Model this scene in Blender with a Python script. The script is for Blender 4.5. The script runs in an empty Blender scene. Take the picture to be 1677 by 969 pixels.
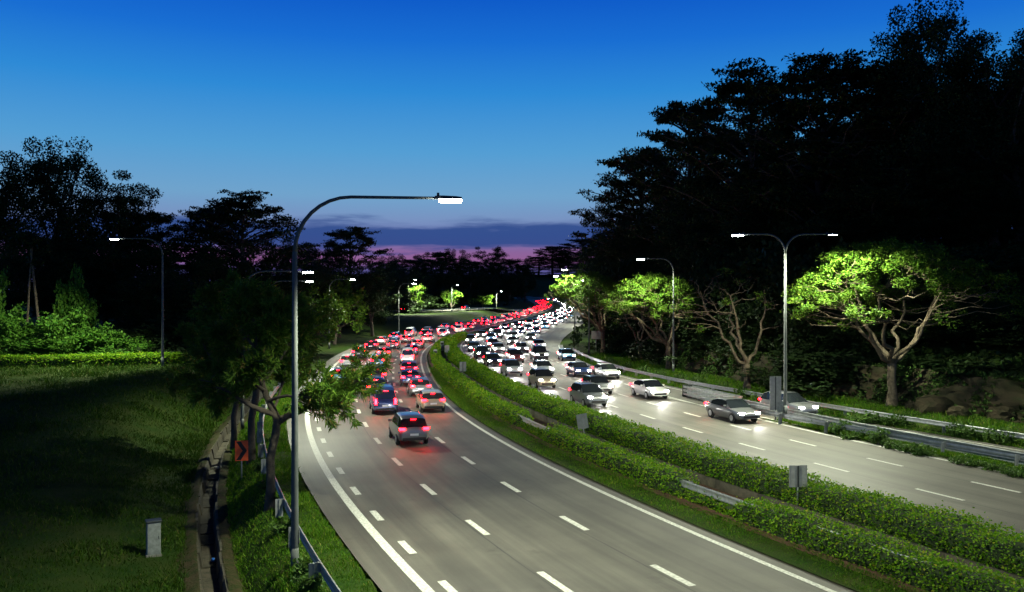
import bpy, bmesh, math, random
import numpy as np
from mathutils import Vector, Matrix
R = math.radians
sc = bpy.context.scene
COL = sc.collection
rng = np.random.default_rng(7)
random.seed(7)

# ------------------------------------------------------------------ camera
CAM_H = 8.5
cam = bpy.data.cameras.new("camera")
cam.lens = 30.05; cam.sensor_width = 36; cam.clip_end = 5000; cam.clip_start = 0.1
camo = bpy.data.objects.new("camera", cam); COL.objects.link(camo)
camo.location = (0, 0, CAM_H); camo.rotation_euler = (R(90), 0, 0)
sc.camera = camo

# ------------------------------------------------------------------ sky (dusk)
w = bpy.data.worlds.new("World"); sc.world = w; w.use_nodes = True
nt = w.node_tree; nt.nodes.clear()
def wn(t, **k):
    n = nt.nodes.new(t)
    for a, b in k.items(): setattr(n, a, b)
    return n
def s2l(c):
    return tuple(((v / 255) / 12.92 if v / 255 <= 0.04045 else ((v / 255 + 0.055) / 1.055) ** 2.4) for v in c) + (1,)
tc = wn('ShaderNodeTexCoord'); sep = wn('ShaderNodeSeparateXYZ')
nt.links.new(tc.outputs['Generated'], sep.inputs[0])
ramp = wn('ShaderNodeValToRGB'); cr = ramp.color_ramp; cr.interpolation = 'LINEAR'
SKY = [(0.0, (66, 70, 125)), (0.030, (86, 86, 148)), (0.040, (148, 96, 148)), (0.052, (138, 100, 155)), (0.070, (112, 122, 180)), (0.088, (120, 146, 192)),
       (0.115, (112, 163, 204)), (0.165, (84, 158, 212)), (0.23, (46, 138, 214)), (0.285, (25, 110, 210)), (0.33, (14, 90, 200)),
       (0.42, (7, 56, 145)), (0.55, (4, 28, 84)), (0.75, (2, 13, 44)), (1.0, (2, 9, 32))]
cr.elements[0].position = SKY[0][0]; cr.elements[0].color = s2l(SKY[0][1])
cr.elements[1].position = SKY[-1][0]; cr.elements[1].color = s2l(SKY[-1][1])
for p, c in SKY[1:-1]:
    e = cr.elements.new(p); e.color = s2l(c)
nt.links.new(sep.outputs['Z'], ramp.inputs[0])
# long flat cloud bank low over the horizon
mp = wn('ShaderNodeMapping'); mp.inputs['Scale'].default_value = (3.6, 3.6, 30)
nt.links.new(tc.outputs['Generated'], mp.inputs[0])
nz = wn('ShaderNodeTexNoise'); nz.inputs['Scale'].default_value = 2.2; nz.inputs['Detail'].default_value = 6; nz.inputs['Roughness'].default_value = .55
nt.links.new(mp.outputs[0], nz.inputs['Vector'])
m1 = wn('ShaderNodeMath', operation='MULTIPLY_ADD'); m1.inputs[1].default_value = 0.042; m1.inputs[2].default_value = -0.021
nt.links.new(nz.outputs['Fac'], m1.inputs[0])
m2 = wn('ShaderNodeMath', operation='ADD')
nt.links.new(sep.outputs['Z'], m2.inputs[0]); nt.links.new(m1.outputs[0], m2.inputs[1])
cb = wn('ShaderNodeValToRGB'); c2 = cb.color_ramp; c2.interpolation = 'EASE'
c2.elements[0].position = 0.050; c2.elements[0].color = (0, 0, 0, 1)
c2.elements[1].position = 0.089; c2.elements[1].color = (0, 0, 0, 1)
for p, v in ((0.058, .92), (0.078, .92)):
    e = c2.elements.new(p); e.color = (v, v, v, 1)
nt.links.new(m2.outputs[0], cb.inputs[0])
mx = wn('ShaderNodeMix', data_type='RGBA')
nt.links.new(cb.outputs[0], mx.inputs[0]); nt.links.new(ramp.outputs[0], mx.inputs[6]); mx.inputs[7].default_value = s2l((44, 74, 138))
bg = wn('ShaderNodeBackground'); bg.inputs[1].default_value = 1.0
out = wn('ShaderNodeOutputWorld')
nt.links.new(mx.outputs[2], bg.inputs[0]); nt.links.new(bg.outputs[0], out.inputs[0])

vs = sc.view_settings
vs.view_transform = 'Standard'; vs.look = 'None'; vs.exposure = 0; vs.gamma = 1; vs.use_curve_mapping = False
cy = sc.cycles
cy.use_denoising = True
try: cy.denoiser = 'OPENIMAGEDENOISE'
except Exception: pass
cy.use_light_tree = True
cy.max_bounces = 6; cy.diffuse_bounces = 3; cy.glossy_bounces = 3; cy.transmission_bounces = 3; cy.transparent_max_bounces = 4
cy.sample_clamp_indirect = 4; cy.caustics_reflective = False; cy.caustics_refractive = False

LAMP_W = 15500.0        # street lamp strength
TAIL_E = 105.0           # tail light emission
HEAD_E = 110.0          # head lamp emission
BEAM_W = 900.0          # dipped beam

# ------------------------------------------------------------------ helpers
def tag(o, label=None, cat=None, group=None, kind=None):
    if label: o['label'] = label
    if cat: o['category'] = cat
    if group: o['group'] = group
    if kind: o['kind'] = kind
    return o
def empty(name, loc=(0, 0, 0), rz=0, **k):
    o = bpy.data.objects.new(name, None); COL.objects.link(o)
    o.location = loc; o.rotation_euler = (0, 0, rz); o.empty_display_size = .3
    return tag(o, **k)
def mesh_np(name, V, F, mat, smooth=False):
    """V (n,3), F (m,k) numpy"""
    V = np.asarray(V, dtype=np.float32).reshape(-1, 3); F = np.asarray(F, dtype=np.int32)
    me = bpy.data.meshes.new(name)
    m, k = F.shape
    me.vertices.add(len(V)); me.vertices.foreach_set('co', V.ravel())
    me.loops.add(m * k); me.loops.foreach_set('vertex_index', F.ravel())
    me.polygons.add(m)
    me.polygons.foreach_set('loop_start', np.arange(m, dtype=np.int32) * k)
    try: me.polygons.foreach_set('loop_total', np.full(m, k, dtype=np.int32))
    except Exception: pass
    if smooth: me.polygons.foreach_set('use_smooth', np.ones(m, dtype=bool))
    me.update(calc_edges=True); me.validate()
    if mat: me.materials.append(mat)
    return me
def mesh_py(name, V, F, mat, smooth=False):
    me = bpy.data.meshes.new(name)
    me.from_pydata([tuple(v) for v in V], [], [tuple(f) for f in F])
    if smooth: me.polygons.foreach_set('use_smooth', np.ones(len(me.polygons), dtype=bool))
    me.update(); me.validate()
    if mat: me.materials.append(mat)
    return me
def put(name, me, parent=None, loc=None, rz=None, **k):
    o = bpy.data.objects.new(name, me); COL.objects.link(o)
    if parent: o.parent = parent
    if loc is not None: o.location = loc
    if rz is not None: o.rotation_euler = (0, 0, rz)
    return tag(o, **k)
class MB:
    def __init__(s): s.V = []; s.F = []
    def add(s, V, F):
        b = len(s.V); s.V += [tuple(v) for v in V]; s.F += [tuple(i + b for i in f) for f in F]; return s
    def box(s, c, d, rz=0, bev=0.0):
        hx, hy, hz = d[0] / 2, d[1] / 2, d[2] / 2
        ca, sa = math.cos(rz), math.sin(rz)
        def T(x, y, z): return (c[0] + x * ca - y * sa, c[1] + x * sa + y * ca, c[2] + z)
        if bev <= 0:
            V = [T(x, y, z) for z in (-hz, hz) for x, y in ((-hx, -hy), (hx, -hy), (hx, hy), (-hx, hy))]
            return s.add(V, [(0, 3, 2, 1), (4, 5, 6, 7), (0, 1, 5, 4), (1, 2, 6, 5), (2, 3, 7, 6), (3, 0, 4, 7)])
        b = bev
        ring = lambda ix, iy, z: [T(x, y, z) for x, y in ((-ix + b, -iy), (ix - b, -iy), (ix, -iy + b), (ix, iy - b), (ix - b, iy), (-ix + b, iy), (-ix, iy - b), (-ix, -iy + b))]
        V = ring(hx - b * .7, hy - b * .7, -hz) + ring(hx, hy, -hz + b) + ring(hx, hy, hz - b) + ring(hx - b * .7, hy - b * .7, hz)
        F = [tuple(reversed(range(8))), tuple(range(24, 32))]
        for k in range(3):
            for i in range(8):
                j = (i + 1) % 8
                F.append((k * 8 + i, k * 8 + j, k * 8 + 8 + j, k * 8 + 8 + i))
        return s.add(V, F)
    def tube(s, P, rad, n=8, cap=True):
        P = [Vector(p) for p in P]
        if not hasattr(rad, '__len__'): rad = [rad] * len(P)
        V = []; up = Vector((0.13, 0.31, 1)).normalized()
        prev = None
        for i, p in enumerate(P):
            t = (P[min(i + 1, len(P) - 1)] - P[max(i - 1, 0)])
            t = t.normalized() if t.length > 1e-9 else Vector((0, 0, 1))
            if prev is None:
                a = t.cross(up)
                if a.length < 1e-3: a = t.cross(Vector((1, 0, 0)))
            else:
                a = prev - t * prev.dot(t)
                if a.length < 1e-4: a = t.cross(up)
            a.normalize(); prev = a; b = t.cross(a)
            for k in range(n):
                q = 2 * math.pi * k / n
                V.append(p + (a * math.cos(q) + b * math.sin(q)) * rad[i])
        F = []
        for i in range(len(P) - 1):
            for k in range(n):
                j = (k + 1) % n
                F.append((i * n + k, i * n + j, (i + 1) * n + j, (i + 1) * n + k))
        if cap: F += [tuple(reversed(range(n))), tuple(range((len(P) - 1) * n, len(P) * n))]
        return s.add(V, F)
    def mesh(s, name, mat, smooth=False): return mesh_py(name, s.V, s.F, mat, smooth)
    def build(s, name, mat, parent=None, smooth=False, **k): return put(name, s.mesh(name, mat, smooth), parent, **k)
def smooth_angle(o, deg=40):
    me = o.data
    bm = bmesh.new(); bm.from_mesh(me)
    for e in bm.edges:
        e.smooth = len(e.link_faces) == 2 and e.calc_face_angle(0) < R(deg)
    for f_ in bm.faces: f_.smooth = True
    bm.to_mesh(me); bm.free()
    return o

# ------------------------------------------------------------------ materials
M = {}
def mat(name, col, rough=.7, metal=0.0, emit=None, es=0.0, noise=None, bump=None, spec=.4, coat=0):
    """noise=(scale, colour2, detail) mixes a second colour by noise; bump=(scale, strength)"""
    m = bpy.data.materials.new(name); m.use_nodes = True
    t = m.node_tree; b = t.nodes['Principled BSDF']
    b.inputs['Base Color'].default_value = (*col, 1); b.inputs['Roughness'].default_value = rough
    b.inputs['Metallic'].default_value = metal; b.inputs['Specular IOR Level'].default_value = spec
    b.inputs['Coat Weight'].default_value = coat
    if emit:
        b.inputs['Emission Color'].default_value = (*emit, 1); b.inputs['Emission Strength'].default_value = es
    if noise or bump:
        co = t.nodes.new('ShaderNodeTexCoord')
    if noise:
        n = t.nodes.new('ShaderNodeTexNoise'); n.inputs['Scale'].default_value = noise[0]
        n.inputs['Detail'].default_value = noise[2] if len(noise) > 2 else 6; n.inputs['Roughness'].default_value = .65
        t.links.new(co.outputs['Object'], n.inputs['Vector'])
        rp = t.nodes.new('ShaderNodeValToRGB'); rp.color_ramp.elements[0].position = .36; rp.color_ramp.elements[1].position = .64
        rp.color_ramp.elements[0].color = (*col, 1); rp.color_ramp.elements[1].color = (*noise[1], 1)
        t.links.new(n.outputs['Fac'], rp.inputs[0]); t.links.new(rp.outputs[0], b.inputs['Base Color'])
    if bump:
        n2 = t.nodes.new('ShaderNodeTexNoise'); n2.inputs['Scale'].default_value = bump[0]; n2.inputs['Detail'].default_value = 5
        t.links.new(co.outputs['Object'], n2.inputs['Vector'])
        bp = t.nodes.new('ShaderNodeBump'); bp.inputs['Strength'].default_value = bump[1]; bp.inputs['Distance'].default_value = .05
        t.links.new(n2.outputs['Fac'], bp.inputs['Height']); t.links.new(bp.outputs[0], b.inputs['Normal'])
    M[name] = m
    return m
def leafmat(name, c1, c2, c3=None, trans=.3, rough=.55):
    m = bpy.data.materials.new(name); m.use_nodes = True
    t = m.node_tree; t.nodes.clear()
    g = t.nodes.new('ShaderNodeNewGeometry'); rp = t.nodes.new('ShaderNodeValToRGB')
    rp.color_ramp.elements[0].color = (*c1, 1); rp.color_ramp.elements[1].color = (*c2, 1)
    if c3:
        rp.color_ramp.elements[1].position = .9
        e = rp.color_ramp.elements.new(1.0); e.color = (*c3, 1)
    t.links.new(g.outputs['Random Per Island'], rp.inputs[0])
    d = t.nodes.new('ShaderNodeBsdfPrincipled'); d.inputs['Roughness'].default_value = rough; d.inputs['Specular IOR Level'].default_value = .10
    tr = t.nodes.new('ShaderNodeBsdfTranslucent'); mxs = t.nodes.new('ShaderNodeMixShader'); mxs.inputs[0].default_value = trans
    o = t.nodes.new('ShaderNodeOutputMaterial')
    t.links.new(rp.outputs[0], d.inputs['Base Color']); t.links.new(rp.outputs[0], tr.inputs['Color'])
    t.links.new(d.outputs[0], mxs.inputs[1]); t.links.new(tr.outputs[0], mxs.inputs[2]); t.links.new(mxs.outputs[0], o.inputs[0])
    M[name] = m
    return m

def asphalt_mat():
    m = bpy.data.materials.new('asphalt'); m.use_nodes = True
    t = m.node_tree; b = t.nodes['Principled BSDF']
    co = t.nodes.new('ShaderNodeTexCoord')
    def noise(sc_, det, rough=.6, vec=None):
        n = t.nodes.new('ShaderNodeTexNoise'); n.inputs['Scale'].default_value = sc_; n.inputs['Detail'].default_value = det; n.inputs['Roughness'].default_value = rough
        t.links.new(vec or co.outputs['Object'], n.inputs['Vector']); return n
    big = noise(.22, 5); fine = noise(9, 6, .8); grit = noise(60, 3, .8)
    r1 = t.nodes.new('ShaderNodeValToRGB'); r1.color_ramp.elements[0].position = .3; r1.color_ramp.elements[1].position = .7
    r1.color_ramp.elements[0].color = (.050, .045, .036, 1); r1.color_ramp.elements[1].color = (.092, .085, .069, 1)
    t.links.new(big.outputs['Fac'], r1.inputs[0])
    # wear along the wheel tracks, from the UV across the lanes
    uv = t.nodes.new('ShaderNodeUVMap'); uv.uv_map = 'road'
    sx = t.nodes.new('ShaderNodeSeparateXYZ'); t.links.new(uv.outputs[0], sx.inputs[0])
    si = t.nodes.new('ShaderNodeMath'); si.operation = 'MULTIPLY'; si.inputs[1].default_value = 2 * math.pi / 1.77
    t.links.new(sx.outputs['X'], si.inputs[0])
    sn = t.nodes.new('ShaderNodeMath'); sn.operation = 'SINE'; t.links.new(si.outputs[0], sn.inputs[0])
    mpn = t.nodes.new('ShaderNodeMapping'); mpn.inputs['Scale'].default_value = (2.2, .05, 1); t.links.new(uv.outputs[0], mpn.inputs[0])
    streak = noise(1.0, 6, .7, mpn.outputs[0])
    ad = t.nodes.new('ShaderNodeMath'); ad.operation = 'MULTIPLY_ADD'; ad.inputs[1].default_value = .13; t.links.new(sn.outputs[0], ad.inputs[0])
    st2 = t.nodes.new('ShaderNodeMath'); st2.operation = 'MULTIPLY_ADD'; st2.inputs[1].default_value = 1.5; st2.inputs[2].default_value = .22
    t.links.new(streak.outputs['Fac'], st2.inputs[0]); t.links.new(st2.outputs[0], ad.inputs[2])
    gm = t.nodes.new('ShaderNodeMath'); gm.operation = 'MULTIPLY_ADD'; gm.inputs[1].default_value = .5; gm.inputs[2].default_value = .75
    t.links.new(grit.outputs['Fac'], gm.inputs[0])
    mu = t.nodes.new('ShaderNodeMath'); mu.operation = 'MULTIPLY'; t.links.new(ad.outputs[0], mu.inputs[0]); t.links.new(gm.outputs[0], mu.inputs[1])
    vm = t.nodes.new('ShaderNodeVectorMath'); vm.operation = 'SCALE'
    t.links.new(r1.outputs[0], vm.inputs[0]); t.links.new(mu.outputs[0], vm.inputs['Scale'])
    # tar seams beside the lane lines and oil-darkened patches
    ps = t.nodes.new('ShaderNodeMath'); ps.operation = 'PINGPONG'; ps.inputs[1].default_value = 1.775
    sh = t.nodes.new('ShaderNodeMath'); sh.operation = 'MULTIPLY_ADD'; sh.inputs[1].default_value = .25; t.links.new(streak.outputs['Fac'], sh.inputs[0]); t.links.new(sx.outputs['X'], sh.inputs[2])
    t.links.new(sh.outputs[0], ps.inputs[0])
    sl = t.nodes.new('ShaderNodeMath'); sl.operation = 'LESS_THAN'; sl.inputs[1].default_value = .022; t.links.new(ps.outputs[0], sl.inputs[0])
    stn = noise(.55, 8, .75); sr = t.nodes.new('ShaderNodeValToRGB'); sr.color_ramp.elements[0].position = .58; sr.color_ramp.elements[1].position = .72
    sr.color_ramp.elements[0].color = (1, 1, 1, 1); sr.color_ramp.elements[1].color = (.55, .54, .52, 1); t.links.new(stn.outputs['Fac'], sr.inputs[0])
    m5 = t.nodes.new('ShaderNodeMix'); m5.data_type = 'RGBA'; m5.blend_type = 'MULTIPLY'; m5.inputs[0].default_value = 1
    t.links.new(vm.outputs[0], m5.inputs[6]); t.links.new(sr.outputs[0], m5.inputs[7])
    m6 = t.nodes.new('ShaderNodeMix'); m6.data_type = 'RGBA'; t.links.new(sl.outputs[0], m6.inputs[0]); t.links.new(m5.outputs[2], m6.inputs[6]); m6.inputs[7].default_value = (.022, .021, .020, 1)
    t.links.new(m6.outputs[2], b.inputs['Base Color'])
    b.inputs['Roughness'].default_value = .62; b.inputs['Specular IOR Level'].default_value = .45
    bp = t.nodes.new('ShaderNodeBump'); bp.inputs['Strength'].default_value = .35; bp.inputs['Distance'].default_value = .01
    t.links.new(grit.outputs['Fac'], bp.inputs['Height']); t.links.new(bp.outputs[0], b.inputs['Normal'])
    M['asphalt'] = m
asphalt_mat()
mat('paint_white', (.66, .66, .60), .6, noise=(11, (.26, .26, .23), 12))
mat('grass_ground', (.012, .036, .004), 1.0, noise=(.5, (.034, .046, .010), 10), bump=(14, .8), spec=.08)
mat('soil', (.060, .030, .016), .95, noise=(3, (.095, .045, .026), 8), bump=(10, .7))
mat('earth', (.055, .040, .022), 1.0, noise=(2.2, (.020, .034, .008), 8), bump=(9, 1.0), spec=.1)
mat('concrete', (.26, .25, .22), .85, noise=(2.2, (.15, .145, .12), 8), bump=(20, .3))
mat('concrete_dirty', (.085, .072, .050), .9, noise=(2.5, (.035, .034, .022), 8), bump=(14, .5))
mat('rock', (.055, .042, .026), .95, noise=(.9, (.022, .026, .012), 8), bump=(3, 1.0), spec=.1)
mat('galvanised', (.33, .345, .34), .5, .5, noise=(4, (.22, .235, .23), 5))
mat('pole_grey', (.105, .115, .11), .65, .1, noise=(3, (.075, .085, .08), 5), spec=.25)
mat('dark_metal', (.035, .04, .04), .5, .4)
mat('sign_back', (.33, .33, .31), .55, .4, noise=(5, (.25, .25, .23), 5))
mat('sign_orange', (.75, .10, .025), .45)
mat('black_paint', (.012, .012, .012), .5)
mat('cabinet_grey', (.25, .265, .25), .6, noise=(5, (.14, .155, .14), 8))
mat('blue_plastic', (.02, .13, .55), .35)
mat('white_plastic', (.7, .7, .66), .4)
mat('lamp_glass', (.9, .9, .9), .3, emit=(.93, 1.0, .93), es=90)
mat('bark', (.085, .068, .050), .95, noise=(3, (.045, .036, .026), 8), bump=(9, 1.0))
mat('bark_pale', (.17, .135, .09), .95, noise=(3.5, (.065, .052, .036), 10), bump=(10, 1.0), spec=.1)
leafmat('leaf_hedge', (.040, .15, .004), (.19, .33, .012), (.30, .28, .03), trans=.36)
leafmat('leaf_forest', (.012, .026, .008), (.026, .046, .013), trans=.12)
leafmat('leaf_rain', (.034, .098, .009), (.105, .172, .018), trans=.35)
leafmat('leaf_under', (.030, .11, .012), (.095, .21, .022), trans=.32)
leafmat('leaf_needle', (.028, .085, .010), (.095, .16, .016), (.16, .11, .03), trans=.35)
leafmat('blade_bank_shaded', (.014, .052, .003), (.048, .090, .007), (.12, .11, .03), trans=.25)  # darker copy of the blade colours: shade of the unlit slope put in
leafmat('leaf_shrub', (.03, .075, .015), (.085, .15, .03), trans=.3)
leafmat('blade', (.026, .105, .004), (.10, .19, .010), (.22, .21, .04), trans=.3)
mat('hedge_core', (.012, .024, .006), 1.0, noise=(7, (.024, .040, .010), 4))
mat('tyre', (.018, .018, .018), .85)
mat('rim', (.45, .46, .47), .35, .8)
mat('car_glass', (.012, .015, .018), .06, spec=.6)
mat('tail_lens', (.45, .01, .012), .25, emit=(1.0, .0022, .0055), es=TAIL_E)
mat('head_lens', (.9, .9, .9), .15, emit=(1.0, .97, .90), es=HEAD_E)
mat('tail_lens_off', (.25, .006, .008), .25)
mat('head_lens_off', (.6, .62, .65), .12)
mat('plate', (.75, .75, .72), .5)
mat('trim', (.02, .02, .021), .6)
PAINTS = [('white', (.72, .72, .70)), ('silver', (.42, .43, .44)), ('black', (.012, .012, .014)), ('grey', (.14, .145, .15)),
          ('dark blue', (.016, .035, .12)), ('maroon', (.13, .012, .016)), ('sky blue', (.08, .25, .48)), ('beige', (.36, .31, .22))]
for n_, c_ in PAINTS: mat('car_' + n_, c_, .28, .25, spec=.5, coat=.8)

# ------------------------------------------------------------------ the lie of the land
def zr(Y):
    Y = np.asarray(Y, dtype=float); t = np.maximum(0, Y - 330)
    return np.where(t < 330, 0.0000335 * t * t, 3.648 + 0.0221 * (t - 330))
def curve(pts, step=1.0, sm=6):
    P = np.array(pts, float)
    d = np.r_[0, np.cumsum(np.hypot(*np.diff(P, axis=0).T))]
    # catmull-rom by dense hermite
    m = np.zeros_like(P)
    for i in range(len(P)):
        a, b = max(i - 1, 0), min(i + 1, len(P) - 1)
        m[i] = (P[b] - P[a]) / (d[b] - d[a])
    S = np.arange(0, d[-1], step); o = []
    for s in S:
        i = min(np.searchsorted(d, s, side='right') - 1, len(P) - 2)
        h = d[i + 1] - d[i]; t = (s - d[i]) / h
        o.append((2 * t**3 - 3 * t**2 + 1) * P[i] + (t**3 - 2 * t**2 + t) * h * m[i] + (-2 * t**3 + 3 * t**2) * P[i + 1] + (t**3 - t**2) * h * m[i + 1])
    o = np.array(o)
    k = np.exp(-.5 * (np.arange(-3 * sm, 3 * sm + 1) / sm) ** 2); k /= k.sum()
    pad = 3 * sm
    q = np.vstack([o[0] + (o[0] - o[1:pad + 1])[::-1], o, o[-1] + (o[-1] - o[-pad - 1:-1])[::-1]])
    o = np.c_[np.convolve(q[:, 0], k, 'valid'), np.convolve(q[:, 1], k, 'valid')]
    return o
def normals(P):
    t = np.gradient(P, axis=0); t /= np.linalg.norm(t, axis=1)[:, None]
    return np.c_[t[:, 1], -t[:, 0]]          # to the right of the travel away from the camera
R0 = curve([(24, -8), (15.2, 11.5), (9.2, 24.8), (7.0, 29.4), (4.6, 35.4), (1.3, 44), (-1.4, 52.7), (-3.9, 61.7), (-6.5, 74.1), (-9.2, 91), (-11.9, 112.4),
            (-13.5, 131), (-13.9, 156), (-10.9, 195), (-1.6, 271), (16.1, 437), (25.8, 544), (28, 650), (17.5, 780), (-30, 920)])
N0 = normals(R0)
lerp = lambda Y, xs, ys: np.interp(Y, xs, ys)
def off(P, N, d): return P + N * (np.asarray(d)[:, None] if np.ndim(d) else d)
RE = off(R0, N0, lerp(R0[:, 1], [0, 30, 58, 112, 156, 200, 380, 600, 900], [9.8, 9.6, 9.0, 6.6, 4.9, 4.2, 5.0, 6, 6]))
NE = normals(RE)
OUT = curve([(64, -8), (52, 5), (40, 25), (28.6, 46.9), (23.4, 57.8), (17.6, 72), (12.0, 90), (9.0, 112), (8.2, 135), (9.5, 160), (14, 200), (22, 262), (38, 400), (52, 540), (55, 650), (42, 790), (-10, 930)])
NO = normals(OUT)
def signed(P, N, X, Y):
    """signed offset (right positive) from a dense polyline"""
    Q = P[::2]; NN = N[::2]
    shp = X.shape; X = X.ravel(); Y = Y.ravel(); o = np.empty(len(X))
    for i in range(0, len(X), 20000):
        dx = X[i:i + 20000, None] - Q[None, :, 0]; dy = Y[i:i + 20000, None] - Q[None, :, 1]
        j = np.argmin(dx * dx + dy * dy, axis=1); r = np.arange(len(j))
        s = dx[r, j] * NN[j, 0] + dy[r, j] * NN[j, 1]
        far = np.sqrt(dx[r, j] ** 2 + dy[r, j] ** 2)
        o[i:i + 20000] = np.sign(s) * np.maximum(np.abs(s), np.where(far > np.abs(s) + 6, far, np.abs(s)))
    return o.reshape(shp)
def sstep(x, a, b):
    t = np.clip((x - a) / (b - a), 0, 1); return t * t * (3 - 2 * t)
EDGE = lambda Y: lerp(Y, [0, 32, 40, 70, 100, 400], [11.9, 11.9, 11.9, 12.1, 12.3, 12.3])   # asphalt edge, left of R0
_h = np.random.default_rng(3)
_ph = _h.uniform(0, 6.28, (14, 2)); _fr = _h.uniform(.05, .9, (14, 2)) * _h.choice([-1, 1], (14, 2))
def bumps(X, Y):
    o = np.zeros_like(X)
    for (a, b), (c, d) in zip(_ph, _fr): o += np.sin(X * c + a) * np.sin(Y * d + b)
    return o / 14
def ground_z(X, Y, roads=True):
    X = np.asarray(X, float); Y = np.asarray(Y, float)
    base = zr(Y)
    u = signed(R0, N0, X, Y); b = signed(OUT, NO, X, Y)
    a = -u - EDGE(Y)
    z = np.zeros_like(X)
    # left: verge, drain, embankment, plateau
    top = -0.7 + 2.5 * sstep(Y, 30, 80)
    fade = 1 - sstep(Y, 92, 125)
    zl = -1.35 * sstep(a, 1.9, 3.5) - 1.2 * (sstep(a, 3.3, 3.65) - sstep(a, 4.75, 5.1))
    zl = zl * fade + (top + 1.35 * fade) * sstep(a, 4.9, 12.5) + .25 * bumps(X, Y) * sstep(a, 5.0, 8)
    zl = zl + sstep(a, 30, 120) * 5
    z = np.where(a > 0, zl, z)
    # right: shelf, bank, hill
    zr_ = .35 * sstep(b, 1.0, 3.0) + 2.3 * sstep(b, 8.9, 9.9) + 11 * sstep(b, 10, 34) + 9 * sstep(b, 30, 110) + .35 * bumps(X * 1.3, Y * 1.3) * sstep(b, 2, 6)
    z = np.where(b > 0, zr_, z)
    if roads:
        on_l = (a < .12) & (u < .35)
        e = signed(RE, NE, X, Y)
        main_r = lerp(Y, [0, 60, 72, 80, 2000], [10.85, 10.85, 11.0, 30, 30])
        on_r = (e > -.75) & (b < .2) & ((e < main_r) | (b > -5.0))
        gore = (e > 0) & (b < 0) & ~on_r
        med = (u >= .35) & (e <= -.75)
        z = np.where(on_l | on_r, -.16, z)
        z = np.where(gore, .10, z)
        z = np.where(med & (Y < 190), -.35, z)
    return z + base
gz1 = lambda x, y: float(ground_z(np.array([x]), np.array([y]))[0])
ax = np.r_[np.arange(-420, -62, 9), np.arange(-62, 52, .6), np.arange(52, 420, 9)]
ay = np.r_[np.arange(-20, 16, 3), np.arange(16, 128, .6), np.arange(128, 700, 3), np.arange(700, 2400, 40)]
GX, GY = np.meshgrid(ax, ay)
GZ = ground_z(GX, GY)
nx, ny = len(ax), len(ay)
idx = np.arange(nx * ny).reshape(ny, nx)
F = np.stack([idx[:-1, :-1], idx[:-1, 1:], idx[1:, 1:], idx[1:, :-1]], -1).reshape(-1, 4)
ground = put('ground', mesh_np('ground', np.stack([GX, GY, GZ], -1), F, M['grass_ground'], True), kind='structure')

def strip(name, P, N, d0, d1, mat_, dz=0.0, cols=1, i0=0, i1=None, step=1, parent=None, uvw=False, **k):
    sl = slice(i0, i1, step)
    P = P[sl]; N = N[sl]
    d0 = np.broadcast_to(d0, (len(P),)) if np.ndim(d0) == 0 else np.asarray(d0)[sl]
    d1 = np.broadcast_to(d1, (len(P),)) if np.ndim(d1) == 0 else np.asarray(d1)[sl]
    V = []; U = []
    s = np.r_[0, np.cumsum(np.hypot(*np.diff(P, axis=0).T))]
    for c in range(cols + 1):
        d = d0 + (d1 - d0) * c / cols
        q = P + N * d[:, None]
        V.append(np.c_[q, zr(q[:, 1]) + dz]); U.append(np.c_[d, s])
    n = len(P)
    V = np.concatenate(V); U = np.concatenate(U)
    F = [(c * n + i, (c + 1) * n + i, (c + 1) * n + i + 1, c * n + i + 1) for c in range(cols) for i in range(n - 1)]
    F = np.array(F)
    me = mesh_np(name, V, F, mat_)
    if uvw:
        l = me.uv_layers.new(name='road'); l.data.foreach_set('uv', U[F.ravel()].astype(np.float32).ravel())
    return put(name, me, parent, **k)
road_l = strip('road', R0, N0, -EDGE(R0[:, 1]), .55, M['asphalt'], 0.0, 8, uvw=True, kind='structure')
YE = RE[:, 1]
gap = np.array([np.min(np.hypot(OUT[:, 0] - p[0], OUT[:, 1] - p[1])) for p in RE])
right_d = np.where(YE < 70, 10.7, np.minimum(gap - .3, 10.7 + (YE - 70) * 1.2))
road_r = strip('road', RE, NE, -.9, right_d, M['asphalt'], 0.0, 8, uvw=True, kind='structure')
iO = int(np.argmin(np.abs(OUT[:, 1] - 150)))
ramp_road = strip('slip_road', OUT, NO, -4.9, .1, M['asphalt'], 0.005, 4, i1=iO, uvw=True, kind='structure')

# painted markings: each dash its own piece of the road
def idx_at(P, Y): return int(np.argmin(np.abs(P[:, 1] - Y)))
def arc(P): return np.r_[0, np.cumsum(np.hypot(*np.diff(P, axis=0).T))]
def at_s(P, N, S, s, d):
    x = np.interp(s, S, P[:, 0]); y = np.interp(s, S, P[:, 1]); a = np.interp(s, S, N[:, 0]); b = np.interp(s, S, N[:, 1])
    return np.c_[x + a * d, y + b * d]
def dash(parent, P, N, S, s, L, d, wd, name='lane_dash'):
    ss = np.linspace(s, s + L, 4)
    a = at_s(P, N, S, ss, d - wd / 2); b = at_s(P, N, S, ss, d + wd / 2)
    V = np.r_[np.c_[a, zr(a[:, 1]) + .0105], np.c_[b, zr(b[:, 1]) + .0105]]
    F = np.array([(i, 4 + i, 5 + i, 1 + i) for i in range(3)])
    put(name, mesh_np(name, V, F, M['paint_white']), parent)
S0 = arc(R0); SE = arc(RE); SO = arc(OUT)
sY = lambda P, S, Y: S[idx_at(P, Y)]
for d in (-3.45, -7.0):
    s = sY(R0, S0, 20) + (1.2 if d < -5 else .4)
    while s < sY(R0, S0, 330): dash(road_l, R0, N0, S0, s, 2.1, d, .24); s += 6.4
s = sY(R0, S0, 20)
while s < sY(R0, S0, 160): dash(road_l, R0, N0, S0, s, 1.5, -10.05, .26, 'edge_dash'); s += 4.3
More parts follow.
